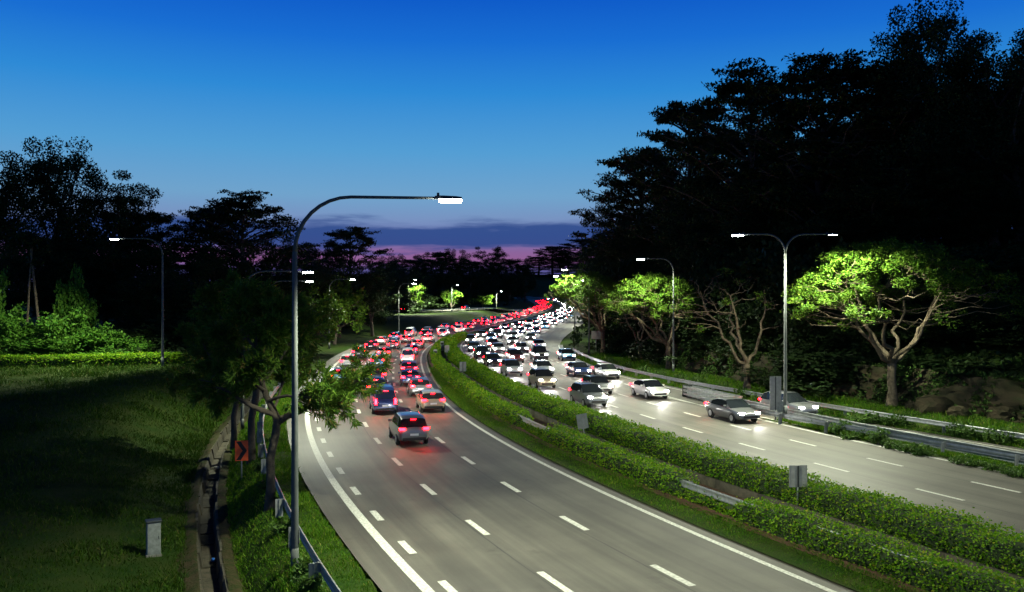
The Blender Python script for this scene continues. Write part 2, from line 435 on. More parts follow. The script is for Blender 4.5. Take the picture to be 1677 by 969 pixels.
strip('edge_line', R0, N0, -10.85, -10.52, M['paint_white'], .0095, 1, idx_at(R0, 8), idx_at(R0, 420), parent=road_l)
strip('median_line', R0, N0, -.2, 0.02, M['paint_white'], .0095, 1, idx_at(R0, 8), idx_at(R0, 520), parent=road_l)
for d in (3.5, 7.0):
    s = sY(RE, SE, 22)
    while s < sY(RE, SE, 330): dash(road_r, RE, NE, SE, s, 2.4, d, .2); s += 6.4
s = sY(RE, SE, 72)
while s < sY(RE, SE, 330): dash(road_r, RE, NE, SE, s, 1.6, 10.5, .22, 'edge_dash'); s += 3.6
strip('edge_line', RE, NE, 10.2, 10.4, M['paint_white'], .0095, 1, idx_at(RE, 12), idx_at(RE, 71), parent=road_r)
strip('median_line', RE, NE, -.15, .05, M['paint_white'], .0095, 1, idx_at(RE, 12), idx_at(RE, 520), parent=road_r)
strip('edge_line', OUT, NO, -.65, -.5, M['paint_white'], .0095, 1, idx_at(OUT, 20), idx_at(OUT, 149), parent=ramp_road)
strip('edge_line', OUT, NO, -4.7, -4.55, M['paint_white'], .0095, 1, idx_at(OUT, 20), idx_at(OUT, 74), parent=ramp_road)

# left slip road far behind, curving into the carriageway
SL = curve([(-150, 215), (-100, 262), (-62, 308), (-34, 358), (-8, 418), (6, 474)], 2.0, 3); NS = normals(SL)
V = []
for d in (-4.5, 4.5):
    q = SL + NS * d; V.append(np.c_[q, np.maximum(ground_z(SL[:, 0], SL[:, 1]), zr(q[:, 1])) + .5])
n = len(SL)
slip_far = put('slip_road', mesh_np('slip_road', np.concatenate(V), np.array([(i, n + i, n + i + 1, i + 1) for i in range(n - 1)]), M['asphalt']), kind='structure')
slip_z = (V[0][:, 2])

# median soil bed, red earth strip and kerb
iA, iB = idx_at(R0, 8), idx_at(R0, 175)
Y0 = R0[:, 1]
hl = lerp(Y0, [0, 70, 108, 300], [2.85, 2.75, 1.9, 1.8])                 # left hedge centre, right of R0
hr = lerp(Y0, [0, 60, 112, 150, 300], [6.1, 6.0, 4.4, 3.6, 3.4])          # right hedge centre
strip('median_verge', R0, N0, .5, hl - .95, M['grass_ground'], .045, 2, iA, idx_at(R0, 195), kind='structure')
strip('red_earth', R0, N0, hl - 1.0, hl - .3, M['soil'], .06, 2, iA, idx_at(R0, 195), kind='structure')
e0 = lerp(Y0, [0, 30, 58, 112, 156, 200, 380, 600, 900], [9.8, 9.6, 9.0, 6.6, 4.9, 4.2, 5.0, 6, 6])
strip('median_soil', R0, N0, hl - .35, hr - 1.0, M['soil'], .02, 2, iA, idx_at(R0, 195), kind='structure')
strip('hedge_bed', R0, N0, hr - 1.05, e0 - .8, M['soil'], .05, 2, iA, idx_at(R0, 195), kind='structure')
def extrude_profile(name, P, N, prof, mat_, i0, i1, step=1, parent=None, **k):
    P = P[i0:i1:step]; N = N[i0:i1:step]; n = len(P); m = len(prof); V = []
    for d, z in prof:
        dd = d[i0:i1:step] if np.ndim(d) else d
        q = off(P, N, dd); V.append(np.c_[q, zr(q[:, 1]) + z])
    V = np.concatenate(V)
    F = [(c * n + i, ((c + 1) % m) * n + i, ((c + 1) % m) * n + i + 1, c * n + i + 1) for c in range(m) for i in range(n - 1)]
    me = mesh_np(name, V, np.array(F), mat_)
    bm = bmesh.new(); bm.from_mesh(me); bmesh.ops.holes_fill(bm, edges=bm.edges); bmesh.ops.recalc_face_normals(bm, faces=bm.faces); bm.to_mesh(me); bm.free()
    return put(name, me, parent, **k)
kerb = empty('kerb', (0, 0, 0), kind='structure')
i = idx_at(R0, 78)
while R0[i, 1] < 170:
    extrude_profile('kerb_stone', R0, N0, [(.5, -.1), (.52, .13), (.72, .13), (.74, -.1)], M['concrete'], i, i + 2, 1, kerb).scale = (1, 1, 1)
    i += 1
wall_p = empty('retaining_wall', (0, 0, 0), label='low stained concrete wall under the taller median hedge', cat='wall')
i = iA
while R0[i, 1] < 100:
    j = i + 4
    hw = hr - 1.15
    ob = extrude_profile('wall_panel', R0, N0, [(hw - .1, -.3), (hw - .1, .42), (hw + .06, .42), (hw + .06, -.3)], M['concrete_dirty'], i, j, 1, wall_p)
    # recessed joints: shrink each panel a little along the road
    i += 4 - 1 if False else 3

# ------------------------------------------------------------------ leaves and grass
def rand_dirs(n, r):
    v = r.normal(size=(n, 3)); v /= np.linalg.norm(v, axis=1)[:, None]; return v
def leaf_quads(C, D, Nn, L, Wd):
    """diamond leaves at C, along D, face normal about Nn, length L, half width Wd"""
    D = D / np.linalg.norm(D, axis=1)[:, None]
    S = np.cross(D, Nn); S /= np.maximum(np.linalg.norm(S, axis=1), 1e-6)[:, None]
    L = np.asarray(L)[:, None]; Wd = np.asarray(Wd)[:, None]
    V = np.stack([C, C + D * L * .45 + S * Wd, C + D * L, C + D * L * .45 - S * Wd], 1).reshape(-1, 3)
    n = len(C); F = np.arange(4 * n).reshape(n, 4)
    return V, F
def foliage(C, r, size, up=.6, aspect=.32):
    n = len(C); D = rand_dirs(n, r); D[:, 2] *= .6
    Nn = rand_dirs(n, r); Nn[:, 2] += up * 2
    Nn /= np.linalg.norm(Nn, axis=1)[:, None]
    L = size * r.uniform(.7, 1.35, n)
    return leaf_quads(C, D, Nn, L, L * aspect)

def hedge(name, cen, half, high, i0, i1, r, label, dens, zb=0.0, gaps=()):
    root = empty(name, (0, 0, 0), label=label, cat='hedge', group='clipped hedges of the median')
    P = R0[i0:i1]; N = N0[i0:i1]; c = cen[i0:i1]; hw = np.broadcast_to(half, (len(R0),))[i0:i1]
    s = arc(P); n = len(P)
    lump = lambda S, a: .055 * np.sin(S * 1.7 + a * 2) + .05 * np.sin(S * .83 + a * 5) + .05 * np.sin(S * 3.9 + a * 9) + .05 * np.sin(S * 7.1 + a * 4) + .07 * np.sin(S * .31 + a) * np.sin(S * .47 + 2) + .05 * np.sin(S * 12.7 + a * 7)
    def cut(S):
        Y = np.interp(S, s, P[:, 1]); o = np.ones_like(Y)
        for a, b in gaps: o = o * (1 - .62 * sstep(Y, a - .5, a + .3) * (1 - sstep(Y, b - .3, b + .5)))
        return o
    prof = [(-1, 0), (-1.06, .45), (-.97, .85), (-.55, 1.0), (0, 1.03), (.55, 1.0), (.97, .85), (1.06, .45), (1, 0)]
    V = []
    for k, (x, z) in enumerate(prof):
        lp = lump(s, k * .35)
        q = off(P, N, c + x * (hw - .1) * cut(s) ** .5 + lp * .5 * np.sign(x))
        V.append(np.c_[q, zr(q[:, 1]) + zb + z * (high - .1) * cut(s) + (lp * .8 if z > .5 else 0)])
    V = np.concatenate(V); m = len(prof)
    F = np.array([(k * n + i, (k + 1) * n + i, (k + 1) * n + i + 1, k * n + i + 1) for k in range(m - 1) for i in range(n - 1)])
    put('stems', mesh_np('stems', V, F, M['hedge_core'], True), root)
    # leaves on the clipped surface, finer near the camera
    pr = np.array(prof); seg = np.hypot(np.diff(pr[:, 0]) * hw.mean(), np.diff(pr[:, 1]) * high); cum = np.r_[0, np.cumsum(seg)]
    Cs = []; Ss = []
    for i in range(n - 1):
        Y = P[i, 1]; size = .062 + .0011 * Y
        cnt = int(dens * cum[-1] * (s[i + 1] - s[i]) / (size * size))
        t = r.uniform(0, cum[-1], cnt); ss = r.uniform(s[i], s[i + 1], cnt)
        x = np.interp(t, cum, pr[:, 0]); z = np.interp(t, cum, pr[:, 1]); kk = np.interp(t, cum, np.arange(m)) * .35
        lp = lump(ss, kk)
        ct = cut(ss); d = np.interp(ss, s, c) + x * np.interp(ss, s, hw) * ct ** .5 + lp * .5 * np.sign(x)
        q = at_s(P, N, s, ss, d)
        C = np.c_[q, zr(q[:, 1]) + zb + z * high * ct + np.where(z > .5, lp * .8, 0)] + r.normal(0, .05, (cnt, 3))
        sprig = r.random(cnt) < .05
        C[:, 2] += np.where(sprig & (z > .8), r.uniform(.03, .22, cnt), 0)
        Cs.append(C); Ss.append(np.full(cnt, size))
    C = np.concatenate(Cs); Sz = np.concatenate(Ss)
    V, F = foliage(C, r, Sz, .5, .36)
    put('foliage', mesh_np('foliage', V, F, M['leaf_hedge']), root, kind='stuff')
    return root
hedge('hedge', hl, lerp(Y0, [0, 70, 110], [.60, .60, .5]), .82, idx_at(R0, 13), idx_at(R0, 168), np.random.default_rng(21),
      'lower clipped green hedge beside the red-earth strip of left carriageway', 2.3, .05, ((49.5, 54.5), (31.5, 35.0)))
hedge('hedge', hr, lerp(Y0, [0, 60, 112, 150], [.95, .95, .75, .65]), 1.08, idx_at(R0, 13), idx_at(R0, 172), np.random.default_rng(22),
      'taller broad clipped hedge beside the right carriageway', 2.3, .12)

def grass_patch(name, X, Y, r, size, label=None, mt='blade', Z=None, **k):
    if Z is None: Z = ground_z(X, Y)
    C = np.c_[X, Y, Z - .01]; n = len(X)
    D = r.normal(0, .45, (n, 3)); D[:, 2] = 1
    Nn = rand_dirs(n, r); Nn[:, 2] *= .2
    L = size * r.uniform(.5, 1.4, n) * (1 + 1.6 * bumps(X * 1.7, Y * 1.7)).clip(.45, 1.9)
    D /= np.linalg.norm(D, axis=1)[:, None]; S = np.cross(D, Nn); S /= np.linalg.norm(S, axis=1)[:, None]
    wd = (L * .11)[:, None]; L = L[:, None]
    bend = r.normal(0, .25, (n, 3)); bend[:, 2] = 0
    V = np.stack([C - S * wd, C + S * wd, C + D * L + bend * L], 1).reshape(-1, 3)
    put(name, mesh_np(name, V, np.arange(3 * n).reshape(n, 3), M[mt]), kind='stuff', label=label, cat='grass')
rg = np.random.default_rng(5)
slide = lambda N_, n_: np.c_[-N_[:, 1], N_[:, 0]] * rg.uniform(-.6, .6, (n_, 1))     # anywhere along the metre of road
# verge between the asphalt and the drain
n = 95000
Yv = 22 + 75 * rg.random(n) ** 1.9; i_ = np.clip(np.searchsorted(R0[:, 1], Yv), 0, len(R0) - 1)
av = rg.uniform(-.12, 3.6, n); q = R0[i_] - N0[i_] * (EDGE(R0[i_, 1]) + av)[:, None] + slide(N0[i_], n)
grass_patch('verge_grass', q[:, 0], q[:, 1], rg, (.07 + .0022 * q[:, 1]), 'bright green grass verge between drain and road edge')
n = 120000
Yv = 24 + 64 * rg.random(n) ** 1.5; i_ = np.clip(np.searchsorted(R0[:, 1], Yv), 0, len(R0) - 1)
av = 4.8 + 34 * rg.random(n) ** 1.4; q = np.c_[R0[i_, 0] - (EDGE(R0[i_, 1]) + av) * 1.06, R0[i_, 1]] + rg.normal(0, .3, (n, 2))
grass_patch('bank_grass', q[:, 0], q[:, 1], rg, (.09 + .0024 * q[:, 1]), 'grass with shade put into its colour on the sloping left embankment', 'blade_bank_shaded')
n = 46000
Yv = 16 + 84 * rg.random(n) ** 1.6; i_ = np.clip(np.searchsorted(R0[:, 1], Yv), 0, len(R0) - 1)
q = R0[i_] + N0[i_] * (hl[i_] - .75 - rg.random(n) ** 1.3 * 1.5)[:, None] + slide(N0[i_], n)
ok = (signed(R0, N0, q[:, 0], q[:, 1]) > .6)
grass_patch('median_grass', q[ok, 0], q[ok, 1], rg, (.05 + .0014 * q[ok, 1]), 'thin grass strip at the foot of the lower hedge', Z=zr(q[ok, 1]) + .04)
n = 42000
Yv = 28 + 90 * rg.random(n) ** 1.6; i_ = np.clip(np.searchsorted(OUT[:, 1], Yv), 0, len(OUT) - 1)
av = rg.uniform(.1, 6.5, n); q = OUT[i_] + NO[i_] * av[:, None] + slide(NO[i_], n)
grass_patch('roadside_grass', q[:, 0], q[:, 1], rg, (.08 + .0022 * q[:, 1]), 'green grass below the trees right of slip road')
# gore wedge between the main road and the slip road
n = 40000
Yv = 24 + 46 * rg.random(n); t_ = rg.random(n)
ia = np.array([idx_at(RE, y) for y in Yv[:]]) if n < 100 else np.clip(np.searchsorted(RE[:, 1], Yv), 0, len(RE) - 1)
ib = np.clip(np.searchsorted(OUT[:, 1], Yv), 0, len(OUT) - 1)
A_ = RE[ia] + NE[ia] * 10.75; B_ = OUT[ib] - NO[ib] * 5.05
q = A_ + (B_ - A_) * t_[:, None] + slide(NE[ia], n)
ok = ((signed(RE, NE, q[:, 0], q[:, 1]) > 10.7) & (signed(OUT, NO, q[:, 0], q[:, 1]) < -5.0))
grass_patch('gore_grass', q[ok, 0], q[ok, 1], rg, (.07 + .0022 * q[ok, 1]), 'grass wedge between main carriageway and slip road')

# ------------------------------------------------------------------ trees
def limb(r, p, d, L, n, wig, lift):
    P = [np.array(p, float)]; d = np.array(d, float); d /= np.linalg.norm(d)
    for i in range(n):
        d = d + r.normal(0, wig, 3); d[2] += lift; d /= np.linalg.norm(d)
        P.append(P[-1] + d * L / n)
    return np.array(P), d
def skeleton(r, spec, p=(0, 0, 0), d=(0, 0, 1), rad=.3, lvl=0, tubes=None, tips=None):
    """spec: list of levels (length, segments, wiggle, lift, children, spread, start fraction, radius ratio)"""
    if tubes is None: tubes = []; tips = []
    L, n, wig, lift, kids, spread, t0, rr = spec[lvl]
    L = L * r.uniform(.78, 1.2) if lvl else L
    P, dd = limb(r, p, d, L, n, wig, lift)
    taper = np.linspace(rad, rad * (.62 if lvl < len(spec) - 1 else .25), n + 1)
    if lvl == 0: taper[0] *= 1.35
    tubes.append((P, taper, lvl))
    if lvl == len(spec) - 1:
        tips.append(P[-1]); tips.append(P[len(P) // 2]); return tubes, tips
    a0 = r.uniform(0, 6.28)
    for k in range(kids):
        t = t0 + (1 - t0) * (k + .6) / kids; t = min(.999, t + r.uniform(-.04, .04))
        i = min(int(t * n), n - 1); f = t * n - i
        q = P[i] * (1 - f) + P[i + 1] * f
        dr = P[i + 1] - P[i]; dr /= np.linalg.norm(dr)
        a = a0 + k * 2.4 + r.uniform(-.4, .4)
        s1 = np.cross(dr, [0, .2, 1] if abs(dr[2]) < .9 else [1, 0, 0]); s1 /= np.linalg.norm(s1); s2 = np.cross(dr, s1)
        sp = R(spread) * r.uniform(.75, 1.2)
        nd = dr * math.cos(sp) + (s1 * math.cos(a) + s2 * math.sin(a)) * math.sin(sp)
        skeleton(r, spec, q, nd, float(np.interp(t * n, np.arange(n + 1), taper)) * rr, lvl + 1, tubes, tips)
    return tubes, tips
def wood_mesh(name, tubes, mat_, sides=(9, 7, 5, 4, 3)):
    mb = MB()
    for P, t, l in tubes: mb.tube([tuple(p) for p in P], [max(.012, float(x)) for x in t], sides[min(l, 4)], cap=False)
    return mb.mesh(name, mat_, True)
def blob(r, c, rx, rz, n):
    v = rand_dirs(n, r) * (r.random(n) ** .42)[:, None]
    return np.array(c) + v * [rx, rx, rz]
def crown_mesh(name, r, centres, rx, rz, per, size, mat_, up=.6, aspect=.32):
    C = np.concatenate([blob(r, c, rx * r.uniform(.7, 1.3), rz * r.uniform(.7, 1.3), max(4, int(per * r.uniform(.6, 1.4)))) for c in centres])
    V, F = foliage(C, r, np.full(len(C), size), up, aspect)
    return mesh_np(name, V, F, mat_)

# --- forest species, shared between copies (crown about unit metres, 24 m tall)
def albizia(seed):
    """tall trunk, limbs that rise and then spread flat, foliage in thin level plates"""
    r = np.random.default_rng(seed); tubes = []; cs = []
    P = np.array([[0, 0, 0], [.2, .1, 5], [-.1, .3, 10], [.3, 0, 15], [.1, .1, 19]]); tubes.append((P, np.array([.55, .42, .34, .24, .10]), 0))
    a0 = r.uniform(0, 6.28)
    for z, rad, nl in ((6.5, 6.5, 5), (9.0, 8.5, 6), (11.5, 9.6, 7), (14.0, 9.6, 8), (16.2, 8.8, 8), (18.2, 7.4, 8), (19.8, 5.2, 7), (20.8, 2.8, 4)):
        for k in range(nl):
            a = a0 + k * 6.283 / nl + r.uniform(-.35, .35); L = rad * r.uniform(.72, 1.12); zz = z + r.uniform(-.6, .6)
            A = np.array([0, 0, max(3, zz - L * .42)]); A[:2] = [np.interp(A[2], P[:, 2], P[:, 0]), np.interp(A[2], P[:, 2], P[:, 1])]
            B = np.array([math.cos(a) * L, math.sin(a) * L, zz + r.uniform(-.2, .5)]); m = A * .45 + B * .55; m[2] = A[2] * .25 + B[2] * .75
            t = np.linspace(0, 1, 8)[:, None]; pts = (1 - t) ** 2 * A + 2 * t * (1 - t) * m + t * t * B; pts[1:-1] += r.normal(0, .12, (6, 3))
            tubes.append((pts, np.linspace(.14, .03, 8), 1))
            for q in range(9):
                u = r.uniform(.38, 1.02); p = pts[min(7, int(u * 7))]; sd = r.normal(0, .9 + .12 * L)
                c = p + np.array([-math.sin(a) * sd, math.cos(a) * sd, r.uniform(.05, .45)])
                tubes.append((np.array([p, (p + c) / 2 + [0, 0, .12], c]), np.array([.035, .025, .012]), 3)); cs.append(c)
        a0 += .5
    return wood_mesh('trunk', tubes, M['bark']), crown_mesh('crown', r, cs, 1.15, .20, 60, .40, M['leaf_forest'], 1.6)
def broadtree(seed, flat=1.0):
    r = np.random.default_rng(seed)
    spec = [(14, 7, .06, .0, 12, 52, .20, .45), (7.0, 5, .13, .05, 6, 50, .25, .5), (3.2, 4, .18, .05, 0, 0, 0, .5)]
    tu, ti = skeleton(r, spec, rad=.45)
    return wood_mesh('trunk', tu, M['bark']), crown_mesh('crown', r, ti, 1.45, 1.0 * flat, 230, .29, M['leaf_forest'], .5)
def scrub(seed, mat_='leaf_forest', h=5.0, n=70, per=70, size=.34):
    r = np.random.default_rng(seed)
    spec = [(h * .35, 3, .1, .0, 7, 50, .15, .55), (h * .5, 4, .16, .06, 5, 40, .25, .5), (h * .26, 3, .2, .03, 0, 0, 0, .5)]
    tu, ti = skeleton(r, spec, rad=.10)
    low = [np.array([r.normal(0, h * .33), r.normal(0, h * .33), r.uniform(.2, h * .4)]) for _ in range(26)]
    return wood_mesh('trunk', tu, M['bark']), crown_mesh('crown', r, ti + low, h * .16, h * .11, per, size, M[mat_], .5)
ALB = [albizia(s) for s in (11, 12, 13)]
BRO = [broadtree(s, f) for s, f in ((31, 1.0), (32, .8), (33, 1.1))]
SCR = [scrub(s) for s in (41, 42, 43)]
UND = [scrub(s, 'leaf_under', 5.0, per=60, size=.30) for s in (51, 52)]
ORD = ['nearest', 'second', 'third', 'fourth', 'fifth', 'sixth', 'seventh', 'eighth', 'ninth', 'tenth', 'eleventh', 'twelfth', 'thirteenth', 'fourteenth', 'fifteenth',
       'sixteenth', 'seventeenth', 'eighteenth', 'nineteenth', 'twentieth'] + ['%s' % w_ for w_ in
       ('twenty-first twenty-second twenty-third twenty-fourth twenty-fifth twenty-sixth twenty-seventh twenty-eighth twenty-ninth thirtieth '
        'thirty-first thirty-second thirty-third thirty-fourth thirty-fifth thirty-sixth thirty-seventh thirty-eighth thirty-ninth fortieth').split()]
def plant(name, pair, x, y, scale, label, cat, group, rz=None, sxy=None, z=None):
    e = empty(name, (x, y, (gz1(x, y) if z is None else z) - .08), random.uniform(0, 6.28) if rz is None else rz, label=label, cat=cat, group=group)
    e.scale = (sxy or scale, sxy or scale, scale)
    put('trunk', pair[0], e); put('crown', pair[1], e, kind='stuff')
    return e
# right hillside: (px of the crown centre, distance, px of the top, kind, spread, words)
def forest(px, Y, ptop, pair, hgt, spread, label, group, name='forest_tree'):
    x = (px - 838.5) * Y / 1400
    if Y > 200:      # keep the far trees off the carriageways: those that would stand there grow beyond the last bend
        X1, Y1 = np.array([x]), np.array([float(Y)])
        if signed(R0, N0, X1, Y1)[0] > -16 and signed(OUT, NO, X1, Y1)[0] < 4:
            Yn = 985.0 + random.uniform(0, 60); spread *= Yn / Y; Y = Yn; x = (px - 838.5) * Y / 1400
    g = gz1(x, Y)
    ztop = CAM_H + (484 - ptop) * Y / 1400
    co = np.empty(len(pair[1].vertices) * 3, np.float32); pair[1].vertices.foreach_get('co', co); hgt = float(np.percentile(co[2::3], 99.7))
    sc_ = (ztop - g) / hgt
    return plant(name, pair, x, Y, sc_, label, 'tree', group, sxy=spread)
GR = 'forest trees massed on the right hillside'
HA, HB = 21.5, 21.5
for a in [
    (1052, 152, 246, ALB[0], HA, 1.28, 'dark layered tree whose canopy reaches farthest left over the road'),
    (1128, 130, 168, ALB[1], HA, 1.12, 'dark layered tree rising second from the left edge of right forest'),
    (1230, 108, 112, ALB[2], HA, 1.15, 'dark flat-topped layered tree above the middle street lamp'),
    (1345, 98, 98, ALB[0], HA, 1.15, 'dark wide layered tree directly above the double-armed street lamp'),
    (1490, 92, 4, BRO[0], HB, .95, 'tallest dark rounded tree breaking the right skyline'),
    (1440, 96, 110, ALB[1], HA, 1.2, 'dark layered tree filling left of the tallest rounded tree'),
    (1605, 88, 62, BRO[1], HB, .75, 'narrow dark rounded tree just right of the tallest tree'),
    (1672, 84, 45, BRO[2], HB, .95, 'dark rounded tree cut by the right edge of the frame')]:
    forest(*a, GR)
FM = 'dark tree in the black mass of the right hillside forest'
for px, Y, pt, k in [(1020, 175, 330, 3), (1110, 150, 255, 4), (1200, 128, 215, 0), (1290, 120, 190, 4), (1400, 112, 180, 3), (1500, 105, 160, 5), (1590, 100, 150, 4), (1650, 100, 140, 0), (1180, 112, 290, 5),
                     (1060, 165, 345, 5), (1120, 140, 330, 3), (1260, 104, 280, 3), (1330, 96, 290, 4), (1420, 92, 270, 5), (1530, 88, 250, 3), (1630, 84, 240, 4), (1560, 94, 190, 1),
                     (1150, 135, 300, 5), (1215, 122, 270, 3), (1300, 112, 250, 4), (1375, 106, 230, 5), (1450, 100, 210, 3), (1520, 98, 220, 4), (1580, 95, 200, 5), (1640, 92, 210, 3), (1690, 90, 190, 4), (1480, 120, 200, 5), (1620, 118, 190, 3), (1700, 110, 150, 5),
                     (1035, 160, 380, 4), (1085, 146, 370, 3), (1130, 126, 380, 5), (1195, 116, 370, 4), (1250, 108, 350, 3), (1320, 102, 350, 5), (1390, 98, 340, 4), (1460, 92, 340, 3), (1530, 90, 330, 5), (1600, 86, 330, 4), (1670, 84, 330, 3)]:
    forest(px, Y, pt, (ALB + BRO)[k], HA, .95, FM, 'unlit trees inside the right forest')
k = 0
for px, Y, pt in [(1000, 150, 440), (1040, 138, 430), (1085, 128, 420), (1130, 112, 420), (1175, 104, 410), (1225, 98, 415), (1270, 92, 400), (1330, 86, 420), (1385, 84, 400), (1440, 82, 430), (1500, 80, 400), (1550, 78, 430),
                  (1605, 76, 400), (1660, 74, 430), (1150, 96, 500), (1210, 88, 500), (1345, 78, 500), (1400, 76, 520), (1520, 72, 500), (1580, 70, 520), (1640, 68, 510), (1060, 118, 500), (1010, 132, 490), (1290, 84, 510), (1460, 75, 510),
                  (1677, 66, 560), (1605, 64, 590), (1030, 118, 530), (1095, 104, 535), (1180, 90, 545), (1255, 84, 560), (1370, 72, 575), (1510, 68, 580)]:
    forest(px, Y, pt, SCR[k % 3], 5.0, random.uniform(1.0, 1.7), 'dark unlit bush in the black undergrowth of the right bank', 'bushes under the right forest', 'forest_bush').name = 'forest_bush'; k += 1
# left side
GL = 'trees on the left skyline'
for a in [
    (70, 122, 226, BRO[0], HB, 1.15, 'tall dark rounded tree at the far left skyline'),
    (-25, 116, 245, BRO[2], HB, 1.1, 'dark tree cut by the left edge of the frame'),
    (170, 126, 290, BRO[1], HB, 1.0, 'dark tree stepping down right of the tallest left tree'),
    (235, 132, 345, ALB[1], HA, .9, 'low dark tree between left woods and the layered tree'),
    (395, 140, 316, ALB[2], HA, 1.2, 'dark layered tree standing behind the near lamp pole, left'),
    (345, 150, 340, ALB[0], HA, .9, 'smaller layered tree overlapping the left side of the big layered one'),
    (575, 190, 372, ALB[0], HA, 1.0, 'dark layered tree right of the near lamp pole'),
    (530, 200, 395, BRO[1], HB, .9, 'dark rounded tree hidden behind the curved lamp arm'),
    (470, 165, 385, BRO[0], HB, .9, 'dark rounded tree just left of near lamp pole')]:
    forest(*a, GL)
k = 0
for px, Y, pt in [(20, 108, 400), (90, 112, 390), (150, 118, 400), (215, 118, 410), (280, 122, 400), (330, 125, 420), (400, 130, 430), (450, 135, 440), (500, 150, 430), (555, 165, 430), (610, 180, 435), (300, 105, 470), (360, 108, 480), (420, 118, 480),
                  (260, 98, 520), (330, 100, 520), (600, 210, 470), (240, 104, 440)]:
    forest(px, Y, pt, (BRO[k % 3] if pt < 445 else SCR[k % 3]), HB if pt < 445 else 5.0, .8 if pt < 445 else 1.5, 'dark tree in the black mass behind the left embankment', 'unlit trees inside the left woods'); k += 1
k = 0
UW = ['leftmost lit leafy bush behind the upper hedge', 'lit leafy bush second from the left edge behind the upper hedge', 'brightest lit bush under the left street lamp', 'lit leafy bush right of the brightest one under left lamp',
      'small lit bush near the pole of the left street lamp', 'tall lit young tree below the left street lamp', 'tall lit shrub at the far left edge', 'low lit bush in front of the pale trunks']
for px, Y, pt, sp in [(8, 88, 500, 1.0), (55, 90, 520, 1.1), (105, 89, 505, 1.1), (160, 90, 530, 1.0), (205, 90, 548, .9), (125, 95, 440, .8), (-12, 92, 445, .8), (75, 87, 545, .9)]:
    forest(px, Y, pt, UND[k % 2], 5.0, sp, UW[k], 'lit bushes behind the upper left hedge', 'lit_bush'); k += 1
# two pale trunks standing in the light
for px, x2, wd, lb in ((42, 50, .13, 'slim pale straight tree trunk among lit bushes, left one'), (60, 52, .17, 'pale leaning tree trunk among lit bushes, right one')):
    Y = 93.; x = (px - 838.5) * Y / 1400; e = empty('slender_tree', (x, Y, gz1(x, Y) - .05), label=lb, cat='tree', group='pale trunks behind the upper hedge')
    mb = MB(); mb.tube([(0, 0, 0), (.2, 0, 4), ((x2 - px) * .05, .1, 9), ((x2 - px) * .1, 0, 13)], [wd, wd * .9, wd * .7, wd * .4], 8); mb.build('trunk', M['bark_pale'], e, True)
    put('crown', crown_mesh('crown', np.random.default_rng(px), [((x2 - px) * .1 + a, b, 13 + c) for a, b, c in rng.normal(0, 1.0, (14, 3))], 1.0, .6, 50, .4, M['leaf_forest']), e, kind='stuff')
# distant tree line at the head of the valley
k = 0
for px, Y, pt, kk in [(645, 420, 416, 3), (672, 470, 424, 0), (700, 500, 414, 4), (722, 520, 412, 1), (748, 540, 408, 5), (770, 600, 424, 2), (790, 640, 428, 3), (812, 620, 404, 4), (836, 660, 424, 0), (860, 660, 422, 5), (882, 560, 420, 1), (905, 480, 402, 2),
                      (930, 420, 408, 4), (955, 360, 390, 0), (985, 330, 388, 1), (1010, 300, 395, 3), (660, 380, 440, 4), (690, 430, 445, 5), (730, 470, 442, 3), (765, 520, 445, 4), (800, 560, 446, 5), (835, 590, 445, 3), (875, 540, 444, 4),
                      (920, 440, 440, 5), (960, 330, 430, 3), (990, 260, 430, 4), (630, 300, 430, 5), (625, 250, 440, 3), (1000, 215, 440, 4), (965, 260, 455, 3), (940, 330, 455, 4), (905, 420, 456, 5)]:
    forest(px, Y, pt, (ALB + BRO)[kk], HA, .9 + Y * .0012, ('%s dark distant tree from the left on the skyline above the road bend' % ORD[k].replace('nearest', 'first') if k < 16 else 'dark distant tree below the skyline at the head of the road'), 'distant trees where the road vanishes'); k += 1
k = 0
for px, Y, pt in [(600, 300, 478), (640, 330, 478), (680, 380, 476), (715, 420, 474), (745, 450, 474), (780, 500, 474), (810, 560, 474), (840, 640, 472), (870, 760, 470), (900, 720, 472), (930, 640, 474), (960, 500, 474), (985, 380, 478), (1000, 290, 484), (960, 420, 480),
                  (560, 230, 480), (575, 260, 490), (520, 200, 490)]:
    forest(px, Y, pt, SCR[k % 3], 5.0, 3.2, 'dark far bush at the foot of the distant trees', 'bushes below the distant trees', 'far_bush'); k += 1

# --- lit small trees along the far left slip road
r = np.random.default_rng(61)
def bushy(seed, h, mat_):
    r = np.random.default_rng(seed)
    spec = [(h * .55, 5, .06, .0, 9, 42, .25, .5), (h * .34, 4, .14, .05, 4, 45, .3, .5), (h * .16, 3, .2, .04, 0, 0, 0, .5)]
    tu, ti = skeleton(r, spec, rad=.022 * h)
    return wood_mesh('trunk', tu, M['bark']), crown_mesh('crown', r, ti, h * .09, h * .07, 46, h * .042, M[mat_], .5)
BU = [bushy(62, 10, 'leaf_rain'), bushy(63, 10, 'leaf_rain')]
for px, Y, pt, pb, k, sp, lb in [(670, 329, 461, 520, 0, 1.25, 'lit upright roadside tree, leftmost of the far slip road row'), (740, 382, 472, 514, 1, 1.35, 'lit round tree, middle of the far slip road row'), (790, 436, 480, 510, 0, 1.2, 'small lit tree, rightmost of the far slip road row')]:
    x = (px - 838.5) * Y / 1400; zb = gz1(x, Y)
    plant('roadside_tree', BU[k], x, Y, (CAM_H + (484 - pt) * Y / 1400 - zb) / 9.4, lb, 'tree', 'lit trees along the far slip road', sxy=sp * 1.05, z=min(zb, gz1(x, Y) + .1))
